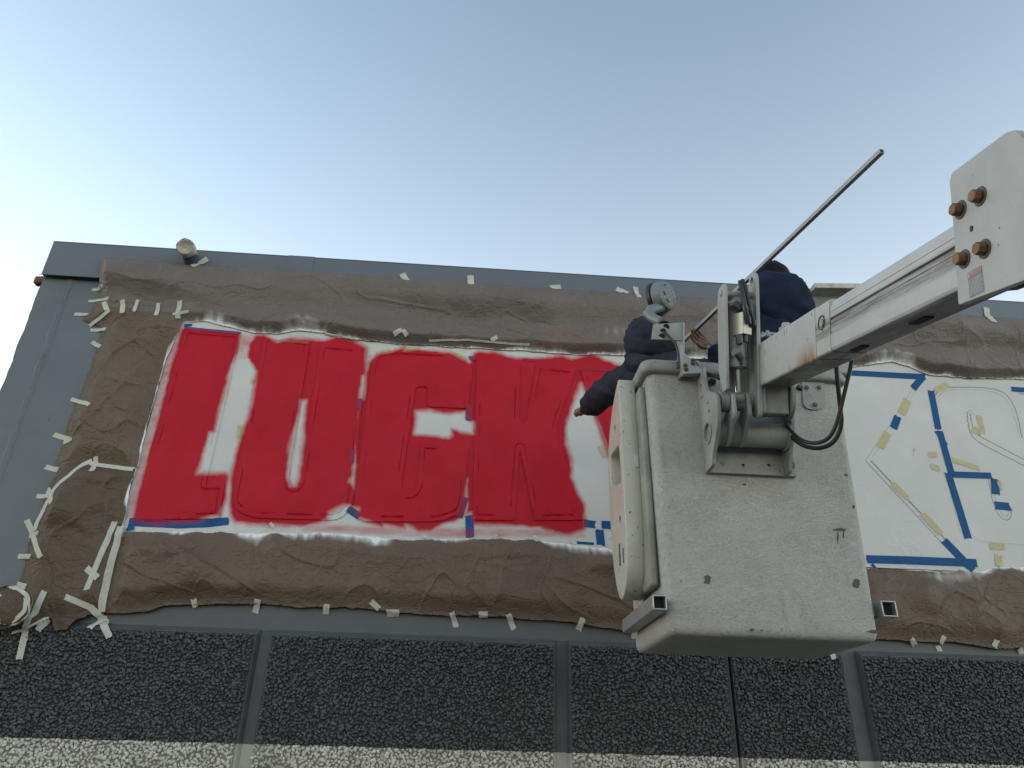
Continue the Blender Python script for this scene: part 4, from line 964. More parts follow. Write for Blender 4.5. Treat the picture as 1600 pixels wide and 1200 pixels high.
# valve block and fittings
tv = -.085
bl, br_ = AU(1146, 505, tv)[0], AU(1176, 505, tv)[0]; v0, v1 = U(1160, 523, tv), U(1160, 489, tv)
vb = MB().box(BW(tv-.012, (bl+br_)/2, (v0+v1)/2), nB*.86+Bv*.5, nB*-.5+Bv*.86, uB, .024, .026, (v1-v0)/2).build('valve_block', m_block, lift, bevel=.002)
def P22(px, py, t=-.085): a, u = AU(px, py, t); return BW(t, a, u)
MB().cyl(P22(1146, 474), P22(1157, 484), .016, None, 6).cyl(P22(1156, 487), P22(1158, 472), .011, None, 6).cyl(P22(1155, 523), P22(1156, 538), .014, None, 6).cyl(P22(1165, 523), P22(1165, 535), .009, None, 6).cyl(P22(1152, 552, -.1), P22(1158, 562, -.1), .012, None, 8).cyl(P22(1158, 556, -.1), P22(1158, 570, -.1), .006, None, 8).build('hydraulic_fitting', m_darkst, vb, bevel=.002)
MB().cyl(P22(1146, 476, -.115), P22(1149, 478, -.10), .020, None, 20).cyl(P22(1149, 551, -.12), P22(1151, 552, -.104), .020, None, 20).build('port_boss', m_white, vb)
for pts in ([(1156, 440, -.11), (1160, 455, -.075), (1164, 478, -.06), (1168, 495, -.06), (1170, 506, -.07)], [(1160, 438, -.12), (1166, 455, -.085), (1172, 480, -.075), (1176, 500, -.075), (1177, 508, -.085)]):
    h_ = MB().tube([P22(*p) for p in pts], .0085, 10).build('hydraulic_hose', m_black, lift, smooth=60)
    MB().tube([P22(*pts[-2]), P22(*pts[-1])], .011, 8).tube([P22(*pts[2]), P22(*pts[2])*.6+P22(*pts[3])*.4], .0110, 8).build('hose_ferrule', m_darkst, h_)
MB().tube([P22(1166, 508), P22(1172, 512), P22(1166, 503)], .008, 8).tube([P22(1165, 537), P22(1166, 560)], .004, 6).build('elbow_fitting', m_darkst, vb)
# block under the boom tip
k0, k1 = U(1210, 648, -.12), U(1210, 598, -.12); ka, kb = AU(1190, 628, -.10)[0], AU(1232, 628, -.14)[0]
MB().box(BW(-.15, (ka+kb)/2-.006, (k0+k1)/2), Bv, nB, uB, .05, (kb-ka)/2-.006, (k1-k0)/2).build('tip_block', m_whited, lift, bevel=.006)
tu('tip_cheek', kb, rounded([(-.085, k1+.01), (-.085, k0+.02), (-.14, k0-.022), (-.20, k0-.01), (-.22, k1)], [.01, .04, .05, .04, .02]), .014, m_whited)

# ---- boom, built in its own frame: x along the boom towards the truck, y across, z up
def boomframe(o):       # local (t, across, up) with origin at the tip's upper near edge
    m = Matrix.Identity(4)
    for i in range(3): m[i][0], m[i][1], m[i][2], m[i][3] = -Bv[i], -nB[i]*-1, uB[i], T0[i]-origin(o.parent)[i]
    o.matrix_parent_inverse = Matrix.Identity(4); o.matrix_basis = m
def boomobj(mb, name, mat, par=lift, bevel=0, smooth=40):
    me = mesh_np(name, mb.v, mb.f); bm = bmesh.new(); bm.from_mesh(me); bmesh.ops.recalc_face_normals(bm, faces=bm.faces); bm.to_mesh(me); bm.free()
    o = bpy.data.objects.new(name, me); COL.objects.link(o); me.materials.append(mat); o.parent = par; ORG[o.name] = origin(par); boomframe(o)
    me.polygons.foreach_set('use_smooth', [True]*len(me.polygons)); me.set_sharp_from_angle(angle=math.radians(smooth))
    if bevel: b = o.modifiers.new('bevel', 'BEVEL'); b.width = bevel; b.segments = 2; b.limit_method = 'ANGLE'
    return o
def boom_mat():
    t = NT('boom_gelcoat_grimy'); sep = t.n('ShaderNodeSeparateXYZ'); t.l(t.co, sep.inputs[0])
    c = t.mix(t.ramp(t.noise(7, 5, .6), .3, .7), (.31, .318, .322), (.37, .38, .385))
    st = t.noise(60, 6, .8, co=t.mapped((.05, 1, 1.4)))
    band = t.math('MULTIPLY', t.mr(sep.outputs[2], -.116, -.100), t.mr(sep.outputs[2], -.066, -.050, 1., 0.))
    g = t.math('MULTIPLY', band, t.ramp(st, .36, .60)); c = t.mix(t.math('MULTIPLY', g, .92), c, (.095, .09, .082))
    g2 = t.ramp(t.noise(34, 5, .7, co=t.mapped((.08, 1, 1))), .55, .75); c = t.mix(t.math('MULTIPLY', g2, .22), c, (.19, .19, .185))
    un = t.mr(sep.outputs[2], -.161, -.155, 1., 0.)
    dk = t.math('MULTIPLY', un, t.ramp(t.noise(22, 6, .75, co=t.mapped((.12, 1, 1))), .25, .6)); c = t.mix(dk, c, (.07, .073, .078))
    f = t.ramp(t.noise(70, 3, .6), .69, .70); c = t.mix(f, c, (.08, .08, .08))
    t.bump(st, .12, .003)
    return t.done(c, .42, 0, .5)
def tip_mat():
    t = NT('boom_tip_paint'); sep = t.n('ShaderNodeSeparateXYZ'); t.l(t.co, sep.inputs[0])
    c = t.mix(t.ramp(t.noise(7, 5, .6), .3, .7), (.32, .332, .336), (.37, .383, .388))
    lo = t.mr(sep.outputs[2], -.160, -.085, 1., 0.); xa = t.math('MULTIPLY', t.mr(sep.outputs[0], .14, .32), t.mr(sep.outputs[0], .40, .43, 1., 0.))
    r = t.math('MULTIPLY', t.math('MULTIPLY', lo, xa), t.ramp(t.noise(16, 6, .75, co=t.mapped((1, 1, .35))), .25, .62))
    c = t.mix(t.math('MULTIPLY', t.ramp(r, .12, .75), .8), c, (.24, .16, .07)); c = t.mix(t.ramp(r, .5, .95), c, (.13, .06, .022))
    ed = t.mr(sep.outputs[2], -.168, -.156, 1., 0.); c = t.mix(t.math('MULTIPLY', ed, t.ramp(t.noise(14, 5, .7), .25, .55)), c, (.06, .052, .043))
    f = t.ramp(t.noise(60, 4, .6, co=t.mapped((1, 1, .5))), .62, .635); g = t.ramp(t.noise(9, 3), .46, .60); c = t.mix(t.math('MULTIPLY', f, g), c, (.06, .06, .06))
    t.bump(t.noise(60, 4), .06, .003)
    return t.done(c, .4, 0, .5)
m_boom, m_tip = boom_mat(), tip_mat()
def profile(pr, t0, t1):
    mb = MB(); n = len(pr); v = [(t0, a, b) for a, b in pr]+[(t1, a, b) for a, b in pr]
    mb.add(v, [list(range(n)), list(range(n, 2*n))[::-1]]+[[k, (k+1) % n, n+(k+1) % n, n+k] for k in range(n)]); return mb
def boxprof(e=0, r=.012):
    return [tuple(p) for p in rounded([(-e, e), (WB+e, e), (WB+e, -HB-e), (-e, -HB-e)], r, 4)]
side = [(.030, 0), (.016, -.004), (.007, -.012), (.0035, -.022), (.001, -.040), (.001, -.0405), (.0025, -.042), (.0025, -.045), (.0005, -.046), (0, -.060), (.009, -.0612), (.009, -.0650), (0, -.066), (.0015, -.067), (.0018, -.078), (.0035, -.079), (.0035, -.0815), (.0018, -.082), (.0018, -.108), (0, -.110), (0, -.151), (.004, -.159), (.012, -.163)]
prof = side+[(WB-a, b) for a, b in side[::-1]]
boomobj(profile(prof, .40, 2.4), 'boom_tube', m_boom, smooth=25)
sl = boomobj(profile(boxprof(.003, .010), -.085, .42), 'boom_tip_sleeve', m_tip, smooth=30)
boomobj(profile(boxprof(.0015, .012), .42, .52), 'boom_tip_insert', m_boom, smooth=30)
MB().lathe(BW(.468, .001, -.060), -nB, [(0, .026), (.004, .026), (.004, .019), (.002, .019), (.002, .013), (.006, .013), (.006, .0001)], 28).build('pin_ring', m_whited, lift)
MB().lathe(BW(.468, -.0005, -.060), -nB, [(0, .0225), (.0045, .0225), (.0045, .0205), (0, .0205)], 28, True).build('pin_groove', m_hole, lift)
# drain slots under the boom
for tt in (.58, .90): MB().box(BW(tt, WB*.5, -HB-.001), -Bv, nB, uB, .035, .012, .0025).build('drain_slot', m_hole, lift)
# lug and lever on top of the tip
lg = MB().box(BW(.10, .02, .010), -Bv, nB, uB, .03, .006, .014).cyl(BW(.12, .010, .016), BW(.12, .034, .016), .016, None, 18).build('top_lug', m_white, lift, bevel=.003)
MB().tube([W(1189, 526, -2.0), W(1199, 521, -2.0), W(1212, 522, -2.0)], .007, 8).cyl(W(1199, 524, -2.0), W(1199, 517, -2.0), .011, .006, 12).tube([W(1190, 521, -2.0), W(1204, 526, -2.0)], .008, 8).build('valve_handle', m_alu, lift)
# ---- knee plates with rusty bolts
pl0 = BW(1.2, -.040, 0)
def PP(px, py): return onplane(px, py, pl0, nB)
ppx = [(1503, 477), (1497, 380), (1489, 282), (1493, 270), (1578, 207), (1592, 203), (1601, 210), (1700, 330), (1800, 470), (1700, 405), (1600, 441)]
pts = [PP(*p) for p in ppx]
p2 = [((p-T0)@(-Bv), (p-T0)@uB) for p in pts]
p2r = rounded(p2, [.006, .0, .006, .004, .004, .006, .006, .02, .02, .02, .0])
# extrusion axis for ex=-B, ey=u is  (-B) x u
knee = holed('knee_plate', T0+nB*-.040, -Bv, uB, [tuple(p) for p in p2r], [circ(*(((PP(1523.5, 358)-T0)@(-Bv)), ((PP(1523.5, 358)-T0)@uB)), .0062, 14)], .012, m_white, lift, .002)
MB().cyl(PP(1523.5, 358)+nB*.004, PP(1523.5, 358)+nB*.008, .008).build('hole_shadow', m_hole, knee)
holed('knee_plate', T0+nB*(WB+.040), -Bv, uB, [tuple(p) for p in p2r], [], .012, m_white, lift, .002)
for px, py in ((1507, 328), (1538, 307), (1513, 405), (1545, 389)):
    p = PP(px, py)-nB*.006
    o = MB().cyl(p-nB*.004, p-nB*.021, .0145, .0135, 6).build('knee_bolt', m_brass, lift, bevel=.0022)
    MB().cyl(p+nB*.001, p-nB*.004, .0205, .0195, 28).build('washer', m_washer, o, bevel=.001)
# cross plate and bolts beneath the knee
q = [BW(1.215, -.034, -.172), BW(1.215, WB+.034, -.172), BW(1.9, WB+.034, -.172), BW(1.9, -.034, -.172)]
MB().prism(q, uB*.010).build('knee_bottom_plate', m_whited, lift, bevel=.002)
for t_, a_ in ((1.27, .03), (1.40, .05), (1.53, .07)):
    MB().cyl(BW(t_, a_, -.171), BW(t_, a_, -.196), .021, .019, 6).cyl(BW(t_, a_, -.171), BW(t_, a_, -.176), .030, None, 24).build('under_bolt', simple('dark_greasy_bolt', (.035, .022, .02), .6, bst=.2), lift, bevel=.002)
# lower boom off to the right, reaching down to its turntable
lb0 = BW(1.85, WB/2, .10); lb1 = np.array([3.9, -5.9, 1.35]); dl = nrm(lb1-lb0); sdv = nrm(np.cross(dl, (0, 0, 1)))
MB().box((lb0+lb1)/2, dl, sdv, np.cross(sdv, dl), np.linalg.norm(lb1-lb0)/2, .08, .11).build('lower_boom', m_white, lift, bevel=.02)
MB().cyl((3.9, -5.9, 0), (3.9, -5.9, 1.5), .28, .20, 28).abox(3.2, 4.6, -6.6, -5.2, 0, .9).build('turntable', m_white, lift, bevel=.03)
# warning sticker
def SP(px, py, off=.0075): return onplane(px, py, pl0, nB)-nB*off
c4s = [SP(1517.5, 426), SP(1541.5, 412.5), SP(1546.5, 456), SP(1520, 468)]
ex_ = nrm(c4s[1]-c4s[0]); ey_ = nrm(np.cross(-nB, ex_)); ey_ = ey_ if ey_[2] > 0 else -ey_
wS = np.linalg.norm(c4s[1]-c4s[0]); hS = np.linalg.norm(c4s[3]-c4s[0]); c0 = sum(c4s)/4
def stk(x0, x1, y0, y1, off, name, mat, par, r=0):
    c = c0+ex_*((x0+x1)/2-.5)*wS+ey_*((y0+y1)/2-.5)*hS-nB*off
    return MB().box(c, ex_, ey_, nB, (x1-x0)/2*wS, (y1-y0)/2*hS, .0004).build(name, mat, par, bevel=r)
st_ = stk(0, 1, 0, 1, 0, 'warning_sticker', simple('sticker_border', (.05, .055, .055), .5, bst=0), knee)
stk(.03, .97, .02, .98, .0006, 'sticker_field', simple('sticker_field', (.15, .168, .185), .5, 0, .2, 60, bst=0), st_)
stk(.07, .93, .74, .94, .0012, 'sticker_header', simple('sticker_header', (.34, .13, .15), .5, 0, .25, 60, bst=0), st_)
m_pale = simple('sticker_pale_print', (.40, .40, .41), .5, bst=0)
flat_text('sticker_heading', 'DANGER', c0+ex_*wS*.10+ey_*hS*.34-nB*.0024, ex_, ey_, hS*.17, m_pale, st_, .0002, .95)
tri = [c0+ex_*wS*a+ey_*hS*b-nB*.0018 for a, b in ((-.42, .26), (-.30, .26), (-.36, .42))]
MB().prism(tri, -nB*.0005).build('sticker_triangle', m_pale, st_)
mb = MB(); rr = random.Random(4)
for k in range(9):
    yy = .66-k*.068; x = .10
    while x < .85:
        wd = rr.uniform(.05, .16); x2 = min(.92, x+wd)
        mb.box(c0+ex_*((x+x2)/2-.5)*wS+ey_*(yy-.5)*hS-nB*.0012, ex_, ey_, nB, (x2-x)/2*wS, .012*hS, .0004); x = x2+.03
mb.build('sticker_lines', m_pale, st_, kind='stuff')

# ---- left bracket that carries the work light
yb1 = -1.86
plt = W(1021, 506, yb1); prt = W(1066, 504, yb1); plb = W(1018, 530, yb1)
bk = MB().prism([plt, prt, W(1066, 532, yb1), plb], (0, .008, 0)).build('lamp_bracket', m_whited, lift, bevel=.0015)
MB().prism([W(1067, 504, yb1-.01), W(1067, 582, yb1-.01), W(1067, 582, yb1-.01)+np.array([0, .09, 0]), W(1067, 504, yb1-.01)+np.array([0, .09, 0])], (.008, 0, 0)).build('bracket_upright', m_white, lift, bevel=.0015)
MB().prism([W(1068, 549, yb1-.012), W(1090, 572, yb1-.012), W(1098, 577, yb1-.012), W(1098, 583, yb1-.012), W(1068, 584, yb1-.012)], (0, .03, 0)).build('bracket_gusset', m_white, lift, bevel=.002)
yz('bracket_arm', float(W(1100, 590, yb1)[0]), rounded([(-1.875, zat(574, 1100, -1.87)), (-1.82, zat(574, 1100, -1.87)), (-1.815, zat(650, 1106, -1.82)), (-1.875, zat(632, 1104, -1.87))], .006), .010, m_white)
for px, py, a in ((1041, 511, 0), (1036, 518, 0), (1034, 526, 0)):
    MB().cyl(W(px, py, yb1+.002), W(px, py, yb1-.002), .0135, .0135, 20).build('cable_hole', m_hole, bk)
MB().tube([W(1037, 518, yb1-.004), W(1047, 528, yb1-.02), W(1056, 538, yb1-.024), W(1060, 552, yb1-.022), W(1061, 565, yb1-.02), W(1061, 574, yb1-.014)], .0055, 8).tube([W(1059, 566, yb1-.02), W(1060, 575, yb1-.016)], .010, 8).build('lamp_cable', m_black, lift, smooth=60)
for px, py in ((1071, 571), (1083, 563), (1083, 568), (1072, 577)): bolt(W(px, py, yb1-.013), (0, -1, 0), .006, .006, m_putty)
MB().cyl(W(1105, 583, -1.82), W(1124, 592, -1.9), .006, None, 10).cyl(W(1113, 597, -1.80), W(1113, 597, -1.84), .015, None, 18).build('rubber_stop', m_black, lift)
# small three-bolt plate and hoses on the right of the face
sp_ = rounded([(W(1252, 597, FY)[0], zat(597, 1252, FY)), (W(1287, 597, FY)[0], zat(597, 1287, FY)), (W(1289, 640, FY)[0], zat(641, 1289, FY)), (W(1254, 640, FY)[0], zat(641, 1254, FY))], [.004, .004, .045, .045])
tp = MB().prism([(a, FY-.006, b) for a, b in sp_], (0, .010, 0)).build('three_bolt_plate', m_whited, lift, bevel=.001)
for px, py in ((1260, 606), (1279, 606), (1273, 633)): bolt(W(px, py, FY-.006), (0, -1, 0), .010, .007, m_darkst, tp, 1.5, m_whited)
MB().box(W(1249, 606, FY-.008), (1, 0, -.5), (0, 1, 0), (.5, 0, 1), .011, .010, .007).build('rubber_plug', m_black, lift, bevel=.002)
def hosepts(l, Y0, Y1):
    a = arcpts(l, 3); n = len(a); return [W(p[0], p[1], Y0+(Y1-Y0)*i/(n-1)) for i, p in enumerate(a)]
MB().tube(hosepts([(1226, 656), (1234, 672), (1252, 689), (1276, 694), (1298, 684), (1310, 655), (1320, 612), (1330, 570), (1333, 545)], -1.90, -2.30), .0075, 10).build('black_hose', m_black, lift, smooth=60)
MB().tube(hosepts([(1226, 664), (1236, 682), (1254, 697), (1280, 702), (1304, 692), (1316, 665), (1313, 635), (1309, 600), (1306, 560)], -1.88, -2.2), .0085, 10).build('black_hose', m_black, lift, smooth=60)
# lug at the rim's right corner
MB().abox(XB1(ZR)-.05, XB1(ZR)+.045, -1.83, -1.75, zat(590, 1312, FY), zat(556, 1312, FY)).build('corner_lug', m_whited, lift, bevel=.012)
# tray frame behind, on the right
Yt = -1.30
tr0, tr1 = W(1266, 451, Yt), W(1352, 452, Yt)
fr = MB().box((tr0+tr1)/2-np.array([0, 0, .012]), tr1-tr0, (0, 1, 0), (0, 0, 1), np.linalg.norm(tr1-tr0)/2, .05, .016).build('tray_frame', simple('tray_paint_rusty', (.50, .50, .46), .5, 0, .2, 8, 60, .2, dirt=((.20, .10, .03), 22, .7)), lift, bevel=.003)
MB().tube([W(1264, 455, Yt), W(1247, 500, Yt), W(1240, 530, Yt)], .020, 4).build('tray_post', m_whited, fr, bevel=.002)
MB().prism([W(1268, 463, Yt+.02), W(1352, 464, Yt+.02), W(1352, 540, Yt+.02), W(1248, 540, Yt+.02)], (0, .012, 0)).build('tray_panel', simple('tray_grey', (.20, .20, .19), .6), fr)

# ---- work light on its arm
wl = thing('work_light', 'round grey work light on a bent arm above the bucket edge', 'work light', W(1050, 506, -1.84))
hd = W(1034, 465, -1.74); ax = nrm((-.62, .72, .05))
MB().lathe(hd-ax*.045, ax, [(0, .0001), (.001, .030), (.006, .058), (.014, .068), (.040, .074), (.055, .075), (.056, .0001)], 40).build('lamp_head', m_lamp, wl, smooth=30)
MB().lathe(hd+ax*.006, ax, [(.008, .080), (.026, .081), (.026, .0001), (.008, .0001)], 40).build('lamp_bezel', m_black, wl)
s1 = nrm(np.cross(ax, (0, 0, 1))); s2 = np.cross(s1, ax)
mb = MB()
for k in (-.30, .30):
    c = hd-ax*.044; d1 = nrm(s1*.75+s2*.66); d2 = np.cross(ax, d1)
    mb.box(c+d2*k*.06, d1, d2, ax, .042, .010, .0045)
mb.build('cooling_rib', m_lamp, wl, bevel=.003)
bolt(hd-ax*.043-s1*.04+s2*.03, -ax, .005, .005, m_darkst, wl, 0)
MB().tube([hd-ax*.01+s2*-.05, W(1018, 484, -1.76), W(1012, 490, -1.78), W(1020, 497, -1.80), W(1034, 503, -1.83), W(1036, 508, -1.84)], [.022, .024, .023, .021, .021, .021], 16).build('lamp_arm', m_lamp, wl, smooth=60)
MB().cyl(W(1036, 502, -1.84), W(1037, 508, -1.845), .026, .028, 16).build('lamp_socket', simple('brown_socket', (.10, .075, .06), .6), wl)

# ================================================================== WRAPPED LAMPS AND STUB ON THE BUILDING
m_wrap = simple('wrapped_paper_tape', (.42, .40, .31), .7, 0, .25, 30, 60, .5)
def wrapped(name, label, c, ax, r, ln, brown):
    t = thing(name, label, 'wrapped lamp', c, 'paper wrapped lamps on the building')
    ax = nrm(ax); mb = MB().lathe(np.array(c)-ax*ln*.5, ax, [(0, r*.55), (ln*.05, r*.8), (ln*.4, r*.95), (ln*.8, r), (ln, r*.96)]+([(ln*1.01, r*.80), (ln*.93, r*.72), (ln*.92, .001)] if r < .08 else [(ln*1.06, r*.85), (ln*1.12, r*.6), (ln*1.15, r*.3), (ln*1.16, .001)]), 40)
    o = mb.build('paper_wrap', brown, t, smooth=180)
    push(o.data, lambda co: .007*(fbm(co[:, 0]*60+co[:, 1]*31, co[:, 2]*60, 5, 3)-.5)*2+.003*ridge(co[:, 2]*120, co[:, 0]*80+co[:, 1]*50, 7)**3)
    u = nrm(np.cross(ax, (0, 0, 1))); w2 = np.cross(ax, u)
    for j, (h, tilt, rr_) in enumerate(((.86, .25, 1.03), (.66, -.3, 1.04), (.97, -.1, 1.03))):
        n = 36; v = []; f = []
        for k in range(n):
            a = 2*math.pi*k/n
            for e in (0, 1):
                hh_ = ln*(h-.5)+tilt*r*.5*math.cos(a)+(e-.5)*r*.30; q = r*rr_*(1+.03*math.sin(5*a+j))
                v.append(np.array(c)+ax*hh_+q*(math.cos(a)*u+math.sin(a)*w2))
        for k in range(n): f.append([2*k, 2*((k+1) % n), 2*((k+1) % n)+1, 2*k+1])
        MB().add(v, f).build('tape_band', m_tapew, t, smooth=180)
    return t
m_tapew = simple('crinkled_masking_tape', (.56, .54, .46), .65, 0, .15, 40, 90, .4)
c1 = W(294, 391, -.12)
t1 = wrapped('wrapped_lamp', 'small taped up lamp sticking out over the roof edge near the left corner', c1, (.05, -.85, -.25), .058, .14, m_wrap)
MB().cyl(np.array([c1[0]+.005, -.034, c1[2]-.045]), np.array([c1[0]+.003, -.10, c1[2]-.015]), .050, .046, 28).build('lamp_base', simple('dark_blue_lamp_base', (.035, .05, .075), .5), t1)
c2 = W(8, 951, -.16)
t2 = wrapped('wrapped_lamp', 'larger lamp wrapped in brown paper and tape at the left edge below the grey wall', c2, (.62, -.78, .05), .105, .16, m_paper2)
MB().cyl(c2+np.array([-.06, .02, -.01]), np.array([c2[0]-.20, .02, c2[2]]), .05, .06, 24).build('lamp_base', m_beam, t2)
ax2 = nrm((.62, -.78, .05)); u_ = nrm(np.cross(ax2, (0, 0, 1))); w_2 = np.cross(ax2, u_)
for rr0, rr1, hh0, ph in ((.104, .080, .084, 0.), (.088, .066, .090, 1.7)):
    n = 40; v = []; f = []
    for k in range(n):
        a = 2*math.pi*k/n
        for r_, o_ in ((rr0, 0), (rr1, .006)):
            q = r_*(1+.05*math.sin(3*a+ph)+.03*math.sin(7*a)); v.append(c2+ax2*(hh0+o_+.010*math.sin(2*a+ph))+q*(math.cos(a)*u_+math.sin(a)*w_2))
    for k in range(n): f.append([2*k, 2*((k+1) % n), 2*((k+1) % n)+1, 2*k+1])
    MB().add(v, f).build('tape_band', m_tapew, t2, smooth=180)
c3 = W(64, 439, .12)
st = thing('wood_stub', 'short rust brown timber stub poking out past the left wall corner', 'wood stub', c3)
mb = MB().box(c3+np.array([.05, 0, 0]), (1, 0, .08), (0, 1, 0), (0, 0, 1), .085, .03, .030); o = mb.build('stub', simple('rust_brown_timber', (.22, .095, .06), .8, 0, .4, 30, 60, .6), st, bevel=.010)
# torn tape bundle under the lower paper
# ================================================================== PEOPLE
m_skin = simple('skin', (.29, .165, .125), .5, 0, .15, 20, 120, .15)
m_skind = simple('skin_brown', (.20, .105, .072), .5, 0, .15, 20, 120, .15)  # browner skin for the hooded worker
def cloth(name, c1, c2, rough=.85):
    t = NT(name); c = t.mix(t.ramp(t.noise(14, 5, .7), .35, .7), c1, c2)
    c = t.mix(t.math('MULTIPLY', t.ramp(t.noise(240, 2, .6), .45, .65), .3), c, tuple(k*1.5 for k in c2))
    t.bump(t.noise(300, 2), .25, .002); t.bump(t.noise(18, 4, .6), .2, .010); return t.done(c, rough, 0, .08)
m_hoodA = cloth('charcoal_navy_sweatshirt', (.020, .022, .032), (.034, .037, .052))
m_navyB = cloth('navy_sweatshirt', (.010, .014, .030), (.016, .022, .045))
m_jeans = cloth('dark_blue_work_trousers', (.020, .026, .040), (.035, .042, .060))
m_hair = cloth('black_hair', (.006, .005, .005), (.012, .010, .010), .45)
m_shoe = simple('dark_boots', (.03, .025, .022), .6)
def join(objs, name, mat, parent):
    vs_, fs = [], []; n = 0
    for o in objs:
        me = o.data; vs_ += [tuple(v.co) for v in me.vertices]; fs += [[i+n for i in p.vertices] for p in me.polygons]; n += len(me.vertices); bpy.data.objects.remove(o)
    og = origin(parent); vs_ = [np.array(v) for v in vs_]
    return link(name, mesh_np(name, vs_, fs), mat, parent, None, 0, 180)
def hand(wrist, mid, palm_n, size=1.0, curl=.5, thumb=1, fat=1.):
    """five fingers rooted in a palm. wrist->mid is the palm direction, palm_n the side the fingers curl to"""
    w_ = np.array(wrist, float); d = nrm(np.array(mid)-w_); pn = np.array(palm_n, float); pn = nrm(pn-d*np.dot(pn, d)); s = np.cross(d, pn)*thumb
    k = size; res = []
    P = [(w_, .026*k, .019*k), (w_+d*.045*k, .033*k, .014*k), (w_+d*.085*k, .036*k, .012*k)]
    # palm: three parallel chains give it width
    rows = [(w_, .022*k)]; E_ = []
    pts = [(w_, .024*k)]; edges = []
    for j, off in enumerate((-.030, -.010, .010, .030)):
        a = w_+d*.05*k+s*off*.8*k; b = w_+d*.088*k+s*off*k
        i = len(pts); pts += [(a, .0135*k*fat), (b, .0115*k*fat)]; edges += [(0, i), (i, i+1)]
    res.append(skin('tmp_palm', pts, edges, m_skin, None, 2))
    ln = (.062, .078, .072, .056)
    for j, off in enumerate((.030, .010, -.010, -.030)):
        b = w_+d*.082*k+s*off*k; L = ln[j]*k*1.1; c = curl*(1+.08*j); p = [w_+d*.05*k+s*off*.8*k, b]; ang = 0; cur = b
        for sgm, fr_ in enumerate((.45, .32, .25)):
            ang += c*(.8 if sgm == 0 else 1.0); cur = cur+(d*math.cos(ang)+pn*math.sin(ang)+s*off*.6)*L*fr_/fat; p.append(cur)
        rr_ = [.010, .0098, .0088, .0082, .0070]
        res.append(skin('tmp_f', [(q, r*k*fat) for q, r in zip(p, rr_)], [(i, i+1) for i in range(4)], m_skin, None, 2))
    t0 = w_+d*.02*k+s*.018*k; t1 = w_+d*.045*k+s*.042*k+pn*.012*k; t2 = t1+(d*.7+s*.35+pn*.5)*.034*k; t3 = t2+(d*.85-s*.05+pn*.5)*.028*k
    res.append(skin('tmp_t', [(t0, .014*k), (t1, .0125*k), (t2, .0105*k), (t3, .008*k)], [(0, 1), (1, 2), (2, 3)], m_skin, None, 2))
    return res
def folds(seed, amp, f=1):
    return lambda co: amp*((ridge(co[:, 0]*11*f+co[:, 2]*6*f, co[:, 2]*13*f-co[:, 1]*9*f, seed)**2-.35)+.5*(ridge(co[:, 0]*26*f-co[:, 2]*14*f, co[:, 1]*20*f+co[:, 2]*24*f, seed+4)**3-.2)+.6*(fbm(co[:, 0]*6*f+co[:, 1]*5*f, co[:, 2]*6*f, seed+8, 3)-.45))
